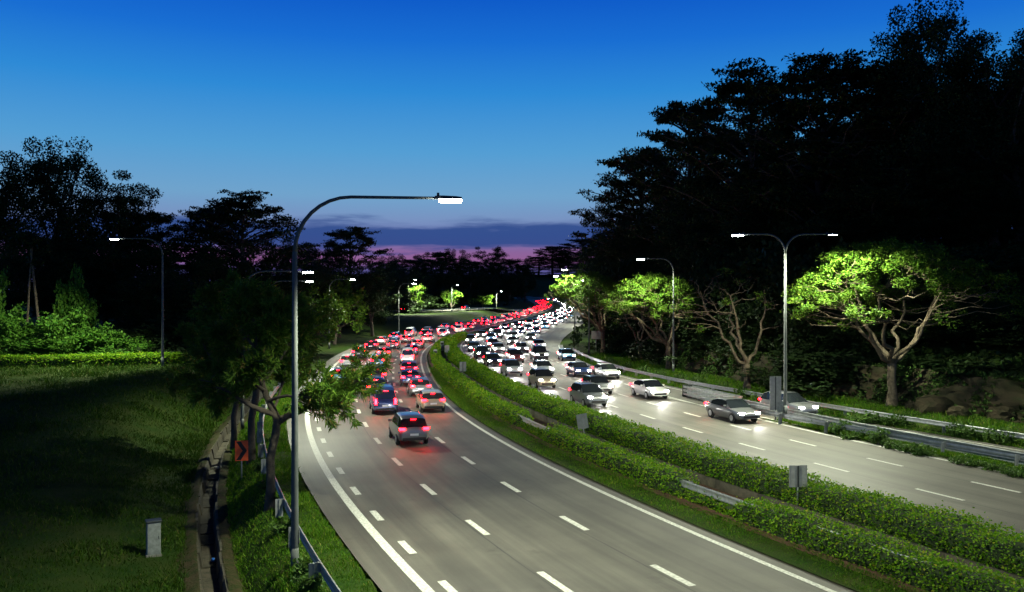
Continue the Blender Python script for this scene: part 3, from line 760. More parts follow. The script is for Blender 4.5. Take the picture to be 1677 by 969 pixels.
for px, Y, pt, sp, lb in [(548, 150, 452, 1.15, 'lit green tree behind the near tree, right of lamp pole'), (515, 128, 470, .9, 'lit leafy tree half hidden behind the near lamp pole')]:
    x = (px - 838.5) * Y / 1400
    plant('roadside_tree', BU[1], x, Y, (CAM_H + (484 - pt) * Y / 1400 - gz1(x, Y)) / 9.4, lb, 'tree', 'lit trees beside the left carriageway', sxy=sp)

# --- umbrella rain trees right of the slip road
def rain_tree(name, x, y, h, spread, seed, label, fork=.24, leaf=1.0, lean=(0, 0), bare=False):
    r = np.random.default_rng(seed)
    e = empty(name, (x, y, gz1(x, y) - .1), label=label, cat='tree', group='umbrella trees right of the slip road')
    tubes = []; nodes = []
    P = np.array([[0, 0, 0], [.06, .02, h * fork * .35], [-.05, 0, h * fork * .7], [.03, .02, h * fork]])
    r0 = .026 * h
    tubes.append((P, np.array([r0 * 1.5, r0 * 1.05, r0 * .95, r0 * 1.05]), 0))
    def dome(n, lo, hi, dz):
        a = r.uniform(0, 2 * math.pi, n); q = np.sqrt(r.uniform(lo ** 2, hi ** 2, n))
        ir = 1 + .14 * np.sin(a * 3 + seed) + .12 * np.sin(a * 5 + 2 * seed) + r.normal(0, .05, n)
        z = h * (1 - .30 * q ** 2.2) - dz + r.normal(0, .34, n)
        return np.c_[np.cos(a) * q * spread * ir + lean[0], np.sin(a) * q * spread * ir + lean[1], z]
    def grow(A, ra, B, re_, lvl, n, sag, wig):
        d = B - A; L = np.linalg.norm(d); flat = np.array([d[0], d[1], 0]); fl = np.linalg.norm(flat) + 1e-6
        mid = (A + B) / 2 + flat / fl * L * sag - np.array([0, 0, L * sag * .55]) + r.normal(0, L * .05, 3)
        t = np.linspace(0, 1, n)[:, None]; pts = (1 - t) ** 2 * A + 2 * t * (1 - t) * mid + t * t * B
        pts[1:-1] += r.normal(0, wig * L, (n - 2, 3)); rad = np.linspace(ra, re_, n)
        tubes.append((pts, rad, lvl))
        for p_, q_ in zip(pts[1:], rad[1:]): nodes.append((p_, q_, lvl))
    nm = 4 if bare else 7
    ang = np.arange(nm) * 2 * math.pi / nm + r.uniform(-.3, .3, nm)
    for k in range(nm):
        q = r.uniform(.45, .72); T = np.array([math.cos(ang[k]) * q * spread + lean[0], math.sin(ang[k]) * q * spread + lean[1], h * r.uniform(.70, .80)])
        grow(P[-1], r0 * r.uniform(.5, .68), T, r0 * .2, 1, 10, .10, .022)
    def attach(T, maxl, re_, lvl, n, sag, wig):
        best = None
        for p_, q_, l_ in nodes:
            if l_ > maxl: continue
            d = T - p_; c = np.linalg.norm(d) + (4 if d[2] < .15 else 0)
            if best is None or c < best[0]: best = (c, p_, q_)
        grow(best[1], best[2] * .62, T, re_, lvl, n, sag, wig)
    for T in dome(16 if bare else 46, .1, .9, h * .10): attach(T, 1, .03, 2, 7, .10, .035)
    tips = dome(40 if bare else 230, .0, 1.0, h * .03)
    tips = np.r_[tips, dome(10 if bare else 70, .55, 1.0, h * .13)]
    for T in tips: attach(T, 2, .010, 3, 5, .08, .05)
    put('trunk', wood_mesh('trunk', tubes, M['bark_pale']), e)
    cs = [t for t in tips if r.random() < leaf] + [p_ for p_, q_, l_ in nodes if l_ == 3 and r.random() < .28 * leaf]
    if cs: put('crown', crown_mesh('crown', r, cs, .60, .32, 62, .18, M['leaf_rain'], .8, .38), e, kind='stuff')
    return e
rain_tree('umbrella_tree', 28.0, 63, 12.2, 7.4, 71, 'large umbrella-shaped tree with bright yellow-green crown beside the double-armed lamp', .27, 1.0, (-.3, 0))
rain_tree('umbrella_tree', 20.6, 75, 10.5, 5.2, 72, 'nearly bare forked tree with pale limbs, left of the double-armed lamp', .22, .10, (-1.5, 0), bare=True)
rain_tree('umbrella_tree', 17.4, 95, 10.6, 5.4, 73, 'umbrella tree with lit crown beside the middle right lamp pole', .25, .7, (-1.6, 0))
rain_tree('umbrella_tree', 13.2, 124, 12.0, 5.0, 74, 'umbrella tree leaning over the road at the farthest right lamp', .25, .62, (-2.4, 0))
rain_tree('umbrella_tree', 16.2, 108, 9.4, 4.6, 75, 'dark leafless-looking tree between the two far umbrella trees', .22, .25, (0, 0), bare=True)

# --- near trees left, needle-like tufts
def needle_tree(x, y, h, seed, label, limbs):
    r = np.random.default_rng(seed)
    e = empty('roadside_tree', (x, y, gz1(x, y) - .1), label=label, cat='tree', group='near trees beside the left guardrail')
    tubes = []; C = []; D = []
    P = np.array([[0, 0, 0], [.05, 0, h * .12], [.02, .03, h * .24], [.26, 0, h * .36], [.30, 0, h * .42], [-.15, .1, h * .52], [-.55, .1, h * .66], [-.5, 0, h * .86]])
    tubes.append((P, np.array([.25, .19, .18, .175, .17, .13, .09, .035]) * h / 9.5, 0))
    for kl, (zf, az, L, lift) in enumerate(limbs):
        q = np.array([np.interp(zf * h, P[:, 2], P[:, 0]), 0, zf * h])
        Pk, _ = limb(r, q, (math.cos(az), math.sin(az), lift), L, 7, .13, .02)
        tubes.append((Pk, np.linspace(.14 if kl < 3 else .075, .02, 8) * h / 9.5, 1))
        for j in range(9):
            t = r.uniform(.4, 1); i = min(int(t * 7), 6)
            P2, d2 = limb(r, Pk[i], (Pk[i + 1] - Pk[i]) / np.linalg.norm(Pk[i + 1] - Pk[i]) + r.normal(0, .5, 3), L * r.uniform(.22, .4), 4, .2, .02)
            tubes.append((P2, np.linspace(.025, .008, 5), 2))
            for m in range(6):
                c = P2[r.integers(1, 5)] + r.normal(0, .14, 3); n = 40
                dd = rand_dirs(n, r) * .8 + d2 * .8; dd[:, 2] -= .15
                C.append(np.repeat(c[None], n, 0) + r.normal(0, .07, (n, 3))); D.append(dd)
    put('trunk', wood_mesh('trunk', tubes, M['bark']), e)
    C = np.concatenate(C); D = np.concatenate(D); n = len(C); L = r.uniform(.2, .42, n)
    V, F = leaf_quads(C, D, rand_dirs(n, r), L, np.full(n, .016) + L * .03)
    put('crown', mesh_np('crown', V, F, M['leaf_needle']), e, kind='stuff')
rt = random.Random(4)
limbsA = [(.41, .15, 4.6, .62), (.40, -.2, 3.9, .30), (.44, 3.3, 3.4, .55), (.46, 1.2, 3.2, .6), (.5, -.25, 3.9, .42), (.5, 2.2, 3.2, .7), (.55, 4.4, 2.6, .6), (.58, .5, 3.2, .8), (.62, 3.0, 3.0, .8), (.66, 5.2, 2.4, .7), (.7, 1.2, 2.4, 1.0), (.74, 3.8, 2.2, 1.0), (.8, .3, 2.0, 1.3), (.84, 2.6, 1.8, 1.3)]
needle_tree(-9.7, 34.2, 8.8, 81, 'near dark-trunked forked tree overhanging the left carriageway', limbsA)
limbsB = [(.42, 2.9, 4.0, .5), (.45, 3.6, 3.6, .4), (.5, 1.8, 3.4, .6), (.52, .3, 3.6, .5), (.56, 4.6, 2.8, .6), (.6, 2.6, 3.2, .8), (.66, .2, 3.0, .8), (.7, 3.6, 2.6, .9), (.78, 1.4, 2.2, 1.1), (.84, 5, 1.8, 1.3)]
needle_tree(-13.6, 44.5, 9.6, 82, 'second near tree behind the orange chevron sign', limbsB)
needle_tree(-17.6, 54.0, 9.4, 83, 'third near tree farther along the left guardrail', limbsB[::-1])

# --- shrubs, each a thing
def shrub_mesh(seed, broad=True):
    r = np.random.default_rng(seed); mb = MB()
    C = []; D = []
    for k in range(22):
        a = r.uniform(0, 6.28); P, d = limb(r, (r.normal(0, .15), r.normal(0, .15), 0), (math.cos(a) * .7, math.sin(a) * .7, 1), r.uniform(.4, .95), 4, .15, 0)
        mb.tube([tuple(p) for p in P], [.012, .01, .008, .006, .004], 4, False)
        for m in range(26):
            C.append(P[r.integers(1, 5)] + r.normal(0, .07, 3)); dd = r.normal(0, 1, 3); dd[2] += .3; D.append(dd)
    C = np.array(C); D = np.array(D); n = len(C); L = r.uniform(.12, .26, n)
    Nn = rand_dirs(n, r); Nn[:, 2] += 1
    V, F = leaf_quads(C, D, Nn, L, L * .3)
    return mb.mesh('stems', M['bark']), mesh_np('foliage', V, F, M['leaf_shrub'])
SH = [shrub_mesh(s) for s in (91, 92, 93)]
def shrub(x, y, s, label, group, k, z=None):
    e = empty('shrub', (x, y, gz1(x, y) - .03 if z is None else z), random.uniform(0, 6.28), label=label, cat='shrub', group=group); e.scale = (s * 1.15, s * 1.15, s)
    put('stems', SH[k % 3][0], e); put('foliage', SH[k % 3][1], e, kind='stuff')
gp = lambda px, py, z=0.0: ((px - 838.5) * (CAM_H - z) / (py - 484), 1400 * (CAM_H - z) / (py - 484))
k = 0
for px, py in [(1345, 708), (1378, 716), (1392, 722), (1415, 722), (1440, 730), (1462, 738), (1485, 742), (1508, 748), (1575, 762), (1598, 766), (1625, 772), (1650, 778), (1670, 784)]:
    x, y = gp(px, py - 7, .1)
    shrub(x, y, random.uniform(.6, .95), '%s shrub counted from the double-armed lamp, in the planted wedge between the roads' % ORD[k], 'shrubs in the wedge', k); k += 1
kq = 0
for px, py in sorted([(1300, 672), (1320, 676), (1345, 678), (1425, 690), (1450, 690), (1475, 694), (1495, 696), (1250, 655), (1225, 650), (1190, 640), (1150, 632), (1120, 626), (1590, 712), (1615, 716), (1650, 722), (1670, 724), (1085, 618), (1060, 612), (1030, 605), (1000, 596)], reverse=True):
    x, y = gp(px, py, .3)
    shrub(x, y + 1.5, random.uniform(.75, 1.2), '%s leafy shrub from the right frame edge behind the outer guardrail' % ORD[kq], 'shrubs behind the outer guardrail', k); k += 1; kq += 1
kq = 0
for px, py in [(512, 962), (505, 940), (470, 872), (455, 828), (440, 800), (432, 770)]:
    x, y = gp(px, py, 0)
    shrub(x - .1, y, .6, '%s small weedy shrub growing along the left guardrail' % ORD[kq], 'weeds at the left guardrail', k); k += 1; kq += 1
# upper hedge on the embankment
r = np.random.default_rng(95)
e = empty('hedge', (0, 0, 0), label='long low hedge along the top of the left embankment', cat='hedge')
hp = np.array([(-56, 80), (-48, 80.5), (-40, 82), (-33.5, 84), (-29, 86)]); ss = np.linspace(0, 1, 80)
hx = np.interp(ss, np.linspace(0, 1, 5), hp[:, 0]); hy = np.interp(ss, np.linspace(0, 1, 5), hp[:, 1]); hz = ground_z(hx, hy)
prof = [(-.7, 0), (-.75, .7), (-.5, 1.0), (.5, 1.0), (.75, .7), (.7, 0)]
V = np.concatenate([np.c_[hx, hy + a, hz + b * .95] for a, b in prof]); n = len(hx)
put('stems', mesh_np('stems', V, np.array([(c * n + i, (c + 1) * n + i, (c + 1) * n + i + 1, c * n + i + 1) for c in range(5) for i in range(n - 1)]), M['hedge_core']), e)
n = 26000; t = r.random(n); pa = r.uniform(0, 5, n); pr = np.array(prof)
C = np.c_[np.interp(t, ss, hx), np.interp(t, ss, hy) + np.interp(pa, range(6), pr[:, 0]), np.interp(t, ss, hz) + np.interp(pa, range(6), pr[:, 1]) * 1.0] + r.normal(0, .07, (n, 3))
V, F = foliage(C, r, np.full(n, .16), .5, .36); put('foliage', mesh_np('foliage', V, F, M['leaf_hedge']), e, kind='stuff')

# ------------------------------------------------------------------ guardrails
WP = [(0, .16), (.04, .145), (.055, .105), (.02, .06), (.015, .03), (.015, -.03), (.02, -.06), (.055, -.105), (.04, -.145), (0, -.16)]
def guardrail(P, N, S, s0, s1, d, label, face=1, zf=None, beams=1, group=None, spacing=4.0):
    """W-beam rail segments on posts; face=+1 presents the beam to the right of travel"""
    root = empty('guardrail', (0, 0, 0), label=label, cat='guardrail', group=group)
    s = s0
    zg = (lambda q: zr(q[1])) if zf is None else zf
    while s < s1 - .1:
        e_ = min(s + spacing, s1)
        ss = np.linspace(s, e_ - .012, 4)
        dd = d if np.ndim(d) == 0 else np.interp(ss, S, d)
        q = at_s(P, N, S, ss, dd); nn = np.c_[np.interp(ss, S, N[:, 0]), np.interp(ss, S, N[:, 1])] * face
        for b in range(beams):
            zc = .58 if b == 0 else .26
            V = []; n = len(ss); m = len(WP)
            for th in (0, .008):
                for (o, z) in WP:
                    for i in range(n):
                        V.append((q[i, 0] + nn[i, 0] * (o - th + .08), q[i, 1] + nn[i, 1] * (o - th + .08), zg(q[i]) + zc + z))
            F = []
            for k in range(m - 1):
                for i in range(n - 1):
                    F.append((k * n + i, k * n + i + 1, (k + 1) * n + i + 1, (k + 1) * n + i))
                    o = m * n; F.append((o + k * n + i, o + (k + 1) * n + i, o + (k + 1) * n + i + 1, o + k * n + i + 1))
            for k in (0, m - 1):
                for i in range(n - 1): F.append((k * n + i, k * n + i + 1, m * n + k * n + i + 1, m * n + k * n + i))
            put('rail', mesh_py('rail', V, F, M['galvanised'], True), root)
        a = math.atan2(nn[0, 1], nn[0, 0])
        z0 = zg(q[0])
        mb = MB(); mb.box((q[0, 0] - nn[0, 0] * .10, q[0, 1] - nn[0, 1] * .10, z0 + .20), (.035, .16, 1.02), a); mb.box((q[0, 0] - nn[0, 0] * .02, q[0, 1] - nn[0, 1] * .02, z0 + .2), (.13, .02, 1.02), a)
        mb.box((q[0, 0] - nn[0, 0] * .18, q[0, 1] - nn[0, 1] * .18, z0 + .2), (.12, .018, 1.02), a)
        mb.build('post', M['galvanised'], root)
        mb = MB(); mb.box((q[0, 0] + nn[0, 0] * .055, q[0, 1] + nn[0, 1] * .055, z0 + .58), (.05, .13, .28), a); mb.build('spacer', M['galvanised'], root)
        s = e_
    return root
GG = 'steel guardrails along the roads'
dl = -(EDGE(R0[:, 1]) + lerp(R0[:, 1], [0, 30, 45, 90], [1.7, 1.65, 1.55, 1.6]))
zl_ = lambda q: gz1(q[0], q[1])
guardrail(R0, N0, S0, sY(R0, S0, 16), sY(R0, S0, 96), dl, 'long steel guardrail behind the left grass verge', 1, zl_, group=GG)
guardrail(R0, N0, S0, sY(R0, S0, 13), sY(R0, S0, 64), hl - .05, 'steel guardrail showing through gaps in the lower median hedge', -1, group=GG)
mo = 12.3
guardrail(RE, NE, SE, sY(RE, SE, 20), sY(RE, SE, 66), mo, 'steel guardrail on the main road side of the wedge', -1, beams=2, group=GG)
guardrail(OUT, NO, SO, sY(OUT, SO, 20), sY(OUT, SO, 66), -5.6, 'steel guardrail on the slip road side of the wedge', 1, beams=1, group=GG)
guardrail(OUT, NO, SO, sY(OUT, SO, 24), sY(OUT, SO, 128), .9, 'outer steel guardrail between slip road and shrubs', -1, zl_, group=GG)
zs = lambda q: float(np.interp(q[0], SL[:, 0], slip_z))
guardrail(SL, NS, arc(SL), 60, arc(SL)[-1] - 40, 4.2, 'distant guardrail along the far left slip road', 1, zs, group=GG, spacing=8)
# crash cushion at the nose of the wedge
p = RE[idx_at(RE, 69)] + NE[idx_at(RE, 69)] * 12.0
t_ = np.array([-NE[idx_at(RE, 69)][1], NE[idx_at(RE, 69)][0]]); a = math.atan2(t_[1], t_[0])
cu = empty('crash_cushion', (p[0], p[1], zr(p[1])), a, label='grey ribbed crash cushion at the tip of the wedge', cat='crash cushion')
MB().box((0.2, 0, .5), (.12, .9, 1.0), 0, .03).build('nose_plate', M['dark_metal'], cu)
for sx in (-1, 1):
    for zc in (.25, .55, .85):
        mb = MB(); mb.box((-4.0, sx * (.42), zc), (8.2, .05, .2), 0, .02); mb.build('side_beam', M['galvanised'], cu)
for k in range(9): MB().box((-.6 - k * .92, 0, .46), (.08, .78, .88), 0).build('diaphragm', M['galvanised'], cu)

# ------------------------------------------------------------------ street lamps
def lamp_post(x, y, z, rz, H, arm, label, twin=False, lit=True, dark_foot=False, power=1.0, rbend=1.6, box=False, lit2=True, armz=0.0, tilt=-2, cone=166):
    """arm reaches along local +x"""
    e = empty('street_lamp', (x, y, z), rz, label=label, cat='street lamp', group='street lamps along the road')
    rb = rbend
    mb = MB(); mb.tube([(0, 0, -.2), (0, 0, .02), (0, 0, H * .45), (0, 0, H - rb)], [.125, .125, .10, .075], 14); mb.build('pole', M['pole_grey'], e, True)
    mb = MB(); mb.tube([(0, 0, 0.0), (0, 0, .9)], [.128, .128], 14); mb.build('foot_sleeve', M['dark_metal'] if dark_foot else M['pole_grey'], e, True)
    mb = MB(); mb.box((.128, 0, 1.25), (.02, .12, .45), 0, .008); mb.build('door', M['pole_grey'], e)
    mb = MB(); mb.box((0, 0, .02), (.42, .42, .04), 0, .01); mb.build('base_plate', M['dark_metal'], e)
    for sgn in ((1, -1) if twin else (1,)):
        pts = [(sgn * rb * (1 - math.cos(t)), 0, H - rb + rb * math.sin(t)) for t in np.linspace(0, math.pi / 2, 9)]
        pts += [(sgn * (rb + (arm - rb) * t), 0, H + armz * t) for t in (.33, .66, 1.0)]
        mb = MB(); mb.tube(pts, list(np.linspace(.074, .045, len(pts))), 10); mb.build('arm', M['pole_grey'], e, True)
        zz = H + armz
        hd = MB()
        # luminaire: clamp, tapered flat shell open below
        prof = [(-.05, .055, .07), (.08, .09, .085), (.25, .15, .085), (.65, .16, .07), (.82, .12, .045)]
        V = []
        for (lx, wy, hz) in prof:
            V += [(sgn * (arm + lx), -wy, zz - .04), (sgn * (arm + lx), -wy * .8, zz + hz * .7), (sgn * (arm + lx), 0, zz + hz), (sgn * (arm + lx), wy * .8, zz + hz * .7), (sgn * (arm + lx), wy, zz - .04)]
        F = [(k * 5 + j, k * 5 + (j + 1) % 5, k * 5 + 5 + (j + 1) % 5, k * 5 + 5 + j) for k in range(4) for j in range(5)] + [(0, 1, 2, 3, 4), (20, 24, 23, 22, 21)]
        hd.add(V, F); lum = hd.build('luminaire', M['dark_metal'], e)
        mb = MB(); mb.tube([(sgn * (arm + .06), 0, zz + .08), (sgn * (arm + .06), 0, zz + .17)], [.045, .04], 10); mb.build('photocell', M['dark_metal'], lum)
        on = lit if sgn == 1 else lit2
        mb = MB(); mb.box((sgn * (arm + .45), 0, zz - (.085 if sgn == 1 else .046)), (.74 if sgn == 1 else .5, .27, .10 if sgn == 1 else .011), 0, .03 if sgn == 1 else .003); mb.build('lens', M['lamp_glass'] if on else M['white_plastic'], lum)
        if on:
            ld = bpy.data.lights.new('lamp_light', 'SPOT'); ld.energy = LAMP_W * power; ld.color = (.95, 1.0, .74)
            ld.spot_size = R(cone); ld.spot_blend = .45; ld.shadow_soft_size = .22
            lo = bpy.data.objects.new('lamp_light', ld); COL.objects.link(lo); lo.parent = e
            lo.location = (sgn * (arm + .5), 0, zz - .20); lo.rotation_euler = (0, R(tilt) * sgn, 0)
    if box:
        MB().box((.35, -.1, .75), (.42, .3, .75), 0, .02).build('control_box', M['cabinet_grey'], e)
    return e
lamp_post(-6.86, 27.0, gz1(-6.86, 27.0) - .35, R(6), 12.0, 4.45, 'nearest tall street lamp with long curved arm left of the road', rbend=1.75, tilt=-9, cone=146)
lamp_post(-19.4, 61.5, gz1(-19.4, 61.5), R(4), 11.5, 4.2, 'second street lamp on the left, rising behind the near trees', dark_foot=True, tilt=-9, cone=146)
lamp_post(-28.0, 98, gz1(-28.0, 98), R(-4), 11.4, 4.4, 'third street lamp on the left, lit just right of near pole', tilt=-9, cone=150)
lamp_post(-29.5, 138, gz1(-29.5, 138), R(-12), 11.2, 3.6, 'fourth street lamp on the left, above the lit green tree')
lamp_post(-24.5, 185, gz1(-24.5, 185), R(-20), 11.2, 3.2, 'fifth street lamp on the left, small beyond the lit tree', power=.9)
lamp_post(-33.1, 81, gz1(-33.1, 81), R(184), 12.1, 4.0, 'street lamp on the left embankment with arm pointing left', power=1.7, tilt=-30, cone=124)
lamp_post(18.7, 58.5, .12, R(180), 12.6, 2.8, 'double-armed street lamp in the wedge beside the large umbrella tree', twin=True, box=True, rbend=1.3)
lamp_post(17.0, 90, gz1(17.0, 90), R(180), 12.0, 3.0, 'middle right street lamp at the edge of slip road', rbend=1.3)
lamp_post(11.0, 122, gz1(11.0, 122), R(178), 12.0, 3.0, 'third right street lamp hidden among the far umbrella crown', rbend=1.3)
lamp_post(11.5, 157, gz1(11.5, 157), R(170), 12.0, 3.0, 'fourth right street lamp beyond the leaning umbrella tree', rbend=1.3)
lamp_post(20.5, 205, gz1(20.5, 205), R(165), 12.0, 3.0, 'fifth right street lamp far along the bend', rbend=1.3)
for k_, (Y_, nm_) in enumerate(((255, 'sixth'), (310, 'seventh'), (370, 'eighth'), (440, 'ninth'), (520, 'tenth'), (600, 'eleventh'))):  # added lamps, hidden by trees, put in to light the far road
    i_ = idx_at(OUT, Y_); p_ = OUT[i_] + NO[i_] * 1.6
    lamp_post(p_[0], p_[1], gz1(p_[0], p_[1]), R(165), 12.0, 3.2, nm_ + ' right street lamp, added unseen to light the far bend', rbend=1.3, power=1.5)
for px, py, Y, lb in ((679, 457, 322, 'left lamp of the far slip road row'), (748, 466, 375, 'middle lamp of the far slip road row'), (820, 476, 432, 'right lamp of the far slip road row')):
    x = (px - 838.5) * Y / 1400; zt = CAM_H + (484 - py) * Y / 1400
    lamp_post(x - 2.2, Y, zt - 12.0, 0, 12.0, 2.0, lb + ', small and bright', power=8.0)

lamp_post(32.5, 26.5, .12, R(198), 12.4, 3.0, 'added right street lamp continuing the row, unseen outside the frame', rbend=1.3)  # unseen lamp added to brighten the lower right of the road
lamp_post(10.5, -8.0, gz1(10.5, -8.0), R(28), 12.0, 4.45, 'added left street lamp continuing the row, unseen behind the camera', rbend=1.75)  # unseen lamp added for more light on the near road

# ------------------------------------------------------------------ signs and small furniture
def sign(x, y, z, wd, hg, zc, rz, label, face='sign_back', chevron=0, tilt=0.0, rib=True, cat='sign', group=None, post=True):
    """local -y faces the camera"""
    e = empty('road_sign', (x, y, z), rz, label=label, cat=cat, group=group)
    e.rotation_euler = (0, tilt, rz)
    if post:
        mb = MB(); mb.tube([(0, .035, -.3), (0, .035, zc + hg / 2 - .03)], .035, 10); mb.build('post', M['galvanised'], e, True)
    MB().box((0, 0, zc), (wd, .012, hg), 0, .004).build('panel', M[face], e)
    if rib:
        MB().box((0, -.03, zc), (.06, .045, hg - .02), 0, .008).build('stiffener', M['dark_metal'], e)
        for k in (-1, 1): MB().box((k * (wd / 2 - .012), -.012, zc), (.02, .025, hg), 0).build('edge_fold', M['sign_back'], e)
    if chevron:
        s = wd / 2 - .05; h = hg / 2 - .04; t = s * .85
        pts = [(-s, h), (-s + t, h), (s, 0), (-s + t, -h), (-s, -h), (s - t, 0)]
        V = [(a, -.0105, zc + b) for a, b in pts] + [(a, -.007, zc + b) for a, b in pts]
        F = [(0, 5, 2, 1), (5, 4, 3, 2)] + [(i, (i + 1) % 6, 6 + (i + 1) % 6, 6 + i) for i in range(6)]
        put('chevron', mesh_py('chevron', V, F, M['black_paint']), e)
    return e
sign(-13.35, 42.2, gz1(-13.35, 42.2), .62, 1.0, 1.5, R(12), 'orange chevron sign pointing right beside the near left tree', 'sign_orange', 1, rib=False)
x, y = gp(1307, 796, 1.1); sign(x, y, 0, .72, .85, 1.5, R(4), 'square grey sign back standing nearest in the taller hedge', group='sign backs in the median')
x, y = gp(960, 698, 1.1); sign(x, y, 0, .62, .85, 1.42, R(10), 'tilted grey sign back in the middle of the taller hedge', tilt=R(-9), rib=False, group='sign backs in the median')
x, y = gp(758, 607, 1.0); sign(x, y, 0, .66, .95, 1.45, R(14), 'grey sign back at the bend of the taller hedge', rib=True, group='sign backs in the median')
x, y = gp(732, 576, 1.0); sign(x, y, 0, .62, .95, 1.45, R(18), 'grey sign back at the narrow end of taller hedge', rib=False, group='sign backs in the median')
x, y = gp(1270, 684, .15); sign(x, y, .1, .82, 2.3, 1.75, R(6), 'tall narrow grey sign back left of the double-armed lamp', rib=True)
x, y = gp(965, 578, .1); sign(x + 1.0, y, .2, 1.4, 1.2, 2.6, R(8), 'small dark sign back below the farthest umbrella tree', rib=False)
def marker(px, py, label):
    x, y = gp(px, py, 0)
    e = empty('marker_post', (x, y, zr(y)), R(8), label=label, cat='marker post', group='marker posts on the median at the bend')
    MB().box((0, 0, .65), (.5, .10, 1.7), 0, .03).build('board', M['sign_back'], e); MB().box((0, -.055, 1.15), (.38, .008, .3), 0).build('reflector', M['dark_metal'], e)
for px, py, lb in ((713, 590, 'nearest'), (724, 574, 'second nearest'), (739, 563, 'third'), (757, 553, 'fourth'), (821, 539, 'farthest')): marker(px, py, lb + ' grey marker board on the median at the left-hand bend')
# electrical cabinet on the embankment
x, y = -13.55, 32.3
e = empty('utility_cabinet', (x, y, gz1(x, y)), R(28), label='pale grey electrical cabinet standing on the dark grass slope', cat='cabinet')
MB().box((0, 0, .66), (.48, .40, 1.26), 0, .015).build('body', M['cabinet_grey'], e)
MB().box((0, 0, 1.31), (.56, .48, .07), 0, .02).build('roof_cap', M['dark_metal'], e)
d_ = MB().box((0, -.208, .68), (.42, .012, 1.12), 0, .004).build('door', M['cabinet_grey'], e); MB().box((.16, -.222, .72), (.025, .02, .12), 0).build('handle', M['dark_metal'], d_)
MB().box((0, 0, .02), (.54, .46, .1), 0).build('plinth', M['concrete'], e)
# concrete drain of precast lengths
dr = empty('drain', (0, 0, 0), label='stained open concrete drain running down between bank and verge', cat='drain')
rd = random.Random(9)
s = sY(R0, S0, 20)
while s < sY(R0, S0, 90):
    L = 1.46; ss = np.linspace(s, s + L, 3)
    dd = -(EDGE(np.interp(ss, S0, R0[:, 1])) + 4.2); jit = rd.uniform(-.05, .05); jz = rd.uniform(-.05, .03)
    q = at_s(R0, N0, S0, ss, dd + jit); nn = np.c_[np.interp(ss, S0, N0[:, 0]), np.interp(ss, S0, N0[:, 1])]
    prof = [(-.47, -1.28), (-.37, -1.28), (-.26, -1.86), (.26, -1.86), (.37, -1.28), (.47, -1.28), (.47, -2.1), (-.47, -2.1)]
    f_ = 1 - float(sstep(np.array(q[1, 1]), 92, 125))
    V = [(q[i, 0] + nn[i, 0] * o, q[i, 1] + nn[i, 1] * o, z + jz + (.0)) for o, z in prof for i in range(3)]
    m = len(prof); F = [(k * 3 + i, ((k + 1) % m) * 3 + i, ((k + 1) % m) * 3 + i + 1, k * 3 + i + 1) for k in range(m) for i in range(2)]
    F += [tuple(k * 3 for k in range(m)), tuple(reversed([k * 3 + 2 for k in range(m)]))]
    put('channel_length', mesh_py('channel_length', V, F, M['concrete_dirty']), dr)
    s += 1.52
for sg_, nm_ in ((-1, 'bank'), (1, 'verge')):
    iA2, iB2 = idx_at(R0, 18), idx_at(R0, 93); P2 = R0[iA2:iB2]; N2 = N0[iA2:iB2]; n = len(P2); r = np.random.default_rng(300 + sg_); V = []
    for k, (o, z) in enumerate([(.44, -1.27), (.56, -1.22), (.72, -1.28), (.95, -1.34), (1.4, -1.6)]):
        q = off(P2, N2, -(EDGE(P2[:, 1]) + 4.2) + sg_ * o + r.normal(0, .05, n) * (k > 0)); V.append(np.c_[q, z + r.normal(0, .04, n)])
    put('drain_shoulder', mesh_np('drain_shoulder', np.concatenate(V), np.array([(k * n + i, k * n + i + 1, (k + 1) * n + i + 1, (k + 1) * n + i) for k in range(4) for i in range(n - 1)]), M['earth'], True), kind='structure')
def litter(px, py, z, name, matn, dims, label, rz, tilt):
    x, y = gp(px, py, z); o = MB(); o.tube([(0, 0, -dims[2] / 2), (0, 0, dims[2] * .3), (0, 0, dims[2] * .42), (0, 0, dims[2] / 2)], [dims[0] / 2, dims[0] / 2, dims[0] * .2, dims[0] * .2], 10)
    b = o.build(name, M[matn], None, True, label=label, cat='litter'); b.location = (x, y, z); b.rotation_euler = (tilt, 0, rz)
litter(349, 916, -1.72, 'plastic_bottle', 'blue_plastic', (.16, .16, .5), 'blue plastic bottle lying in the concrete drain', .4, 1.3)
litter(355, 765, -1.75, 'paper_scrap', 'white_plastic', (.14, .14, .4), 'white scrap lying in the middle of the drain', 1.0, 1.4)
litter(1020, 0 + 690, 0.0, 'x', 'white_plastic', (.01, .01, .01), 'x', 0, 0) if False else None
# leafy ground cover over the forest slopes
r = np.random.default_rng(123)
def cover(name, X, Y, r, label):
    Z = ground_z(X, Y); n = len(X)
    C = np.c_[X, Y, Z + r.random(n) ** 1.5 * 1.3 * (1 + .6 * np.sin(X * .7) * np.sin(Y * .6))]
    V, F = foliage(C, r, np.full(n, .42), .6, .34)
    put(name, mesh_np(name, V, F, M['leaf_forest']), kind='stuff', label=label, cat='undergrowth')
n = 60000; io = r.integers(idx_at(OUT, 34), idx_at(OUT, 190), n); d = 7.7 + 50 * r.random(n) ** 1.6
q = OUT[io] + NO[io] * d[:, None]; cover('undergrowth', q[:, 0], q[:, 1], r, 'dark leafy ground cover on the right hillside')
n = 16000; io = r.integers(idx_at(OUT, 38), idx_at(OUT, 104), n); hh = r.random(n) ** .8; q = OUT[io] + NO[io] * (7.1 + 1.5 * hh + r.normal(0, .1, n))[:, None] + r.normal(0, .4, (n, 2)) * [0, 1]
keep = bumps(q[:, 0] * 3, q[:, 1] * 3) + .35 * bumps(hh * 9, q[:, 1] * 5) > -.02
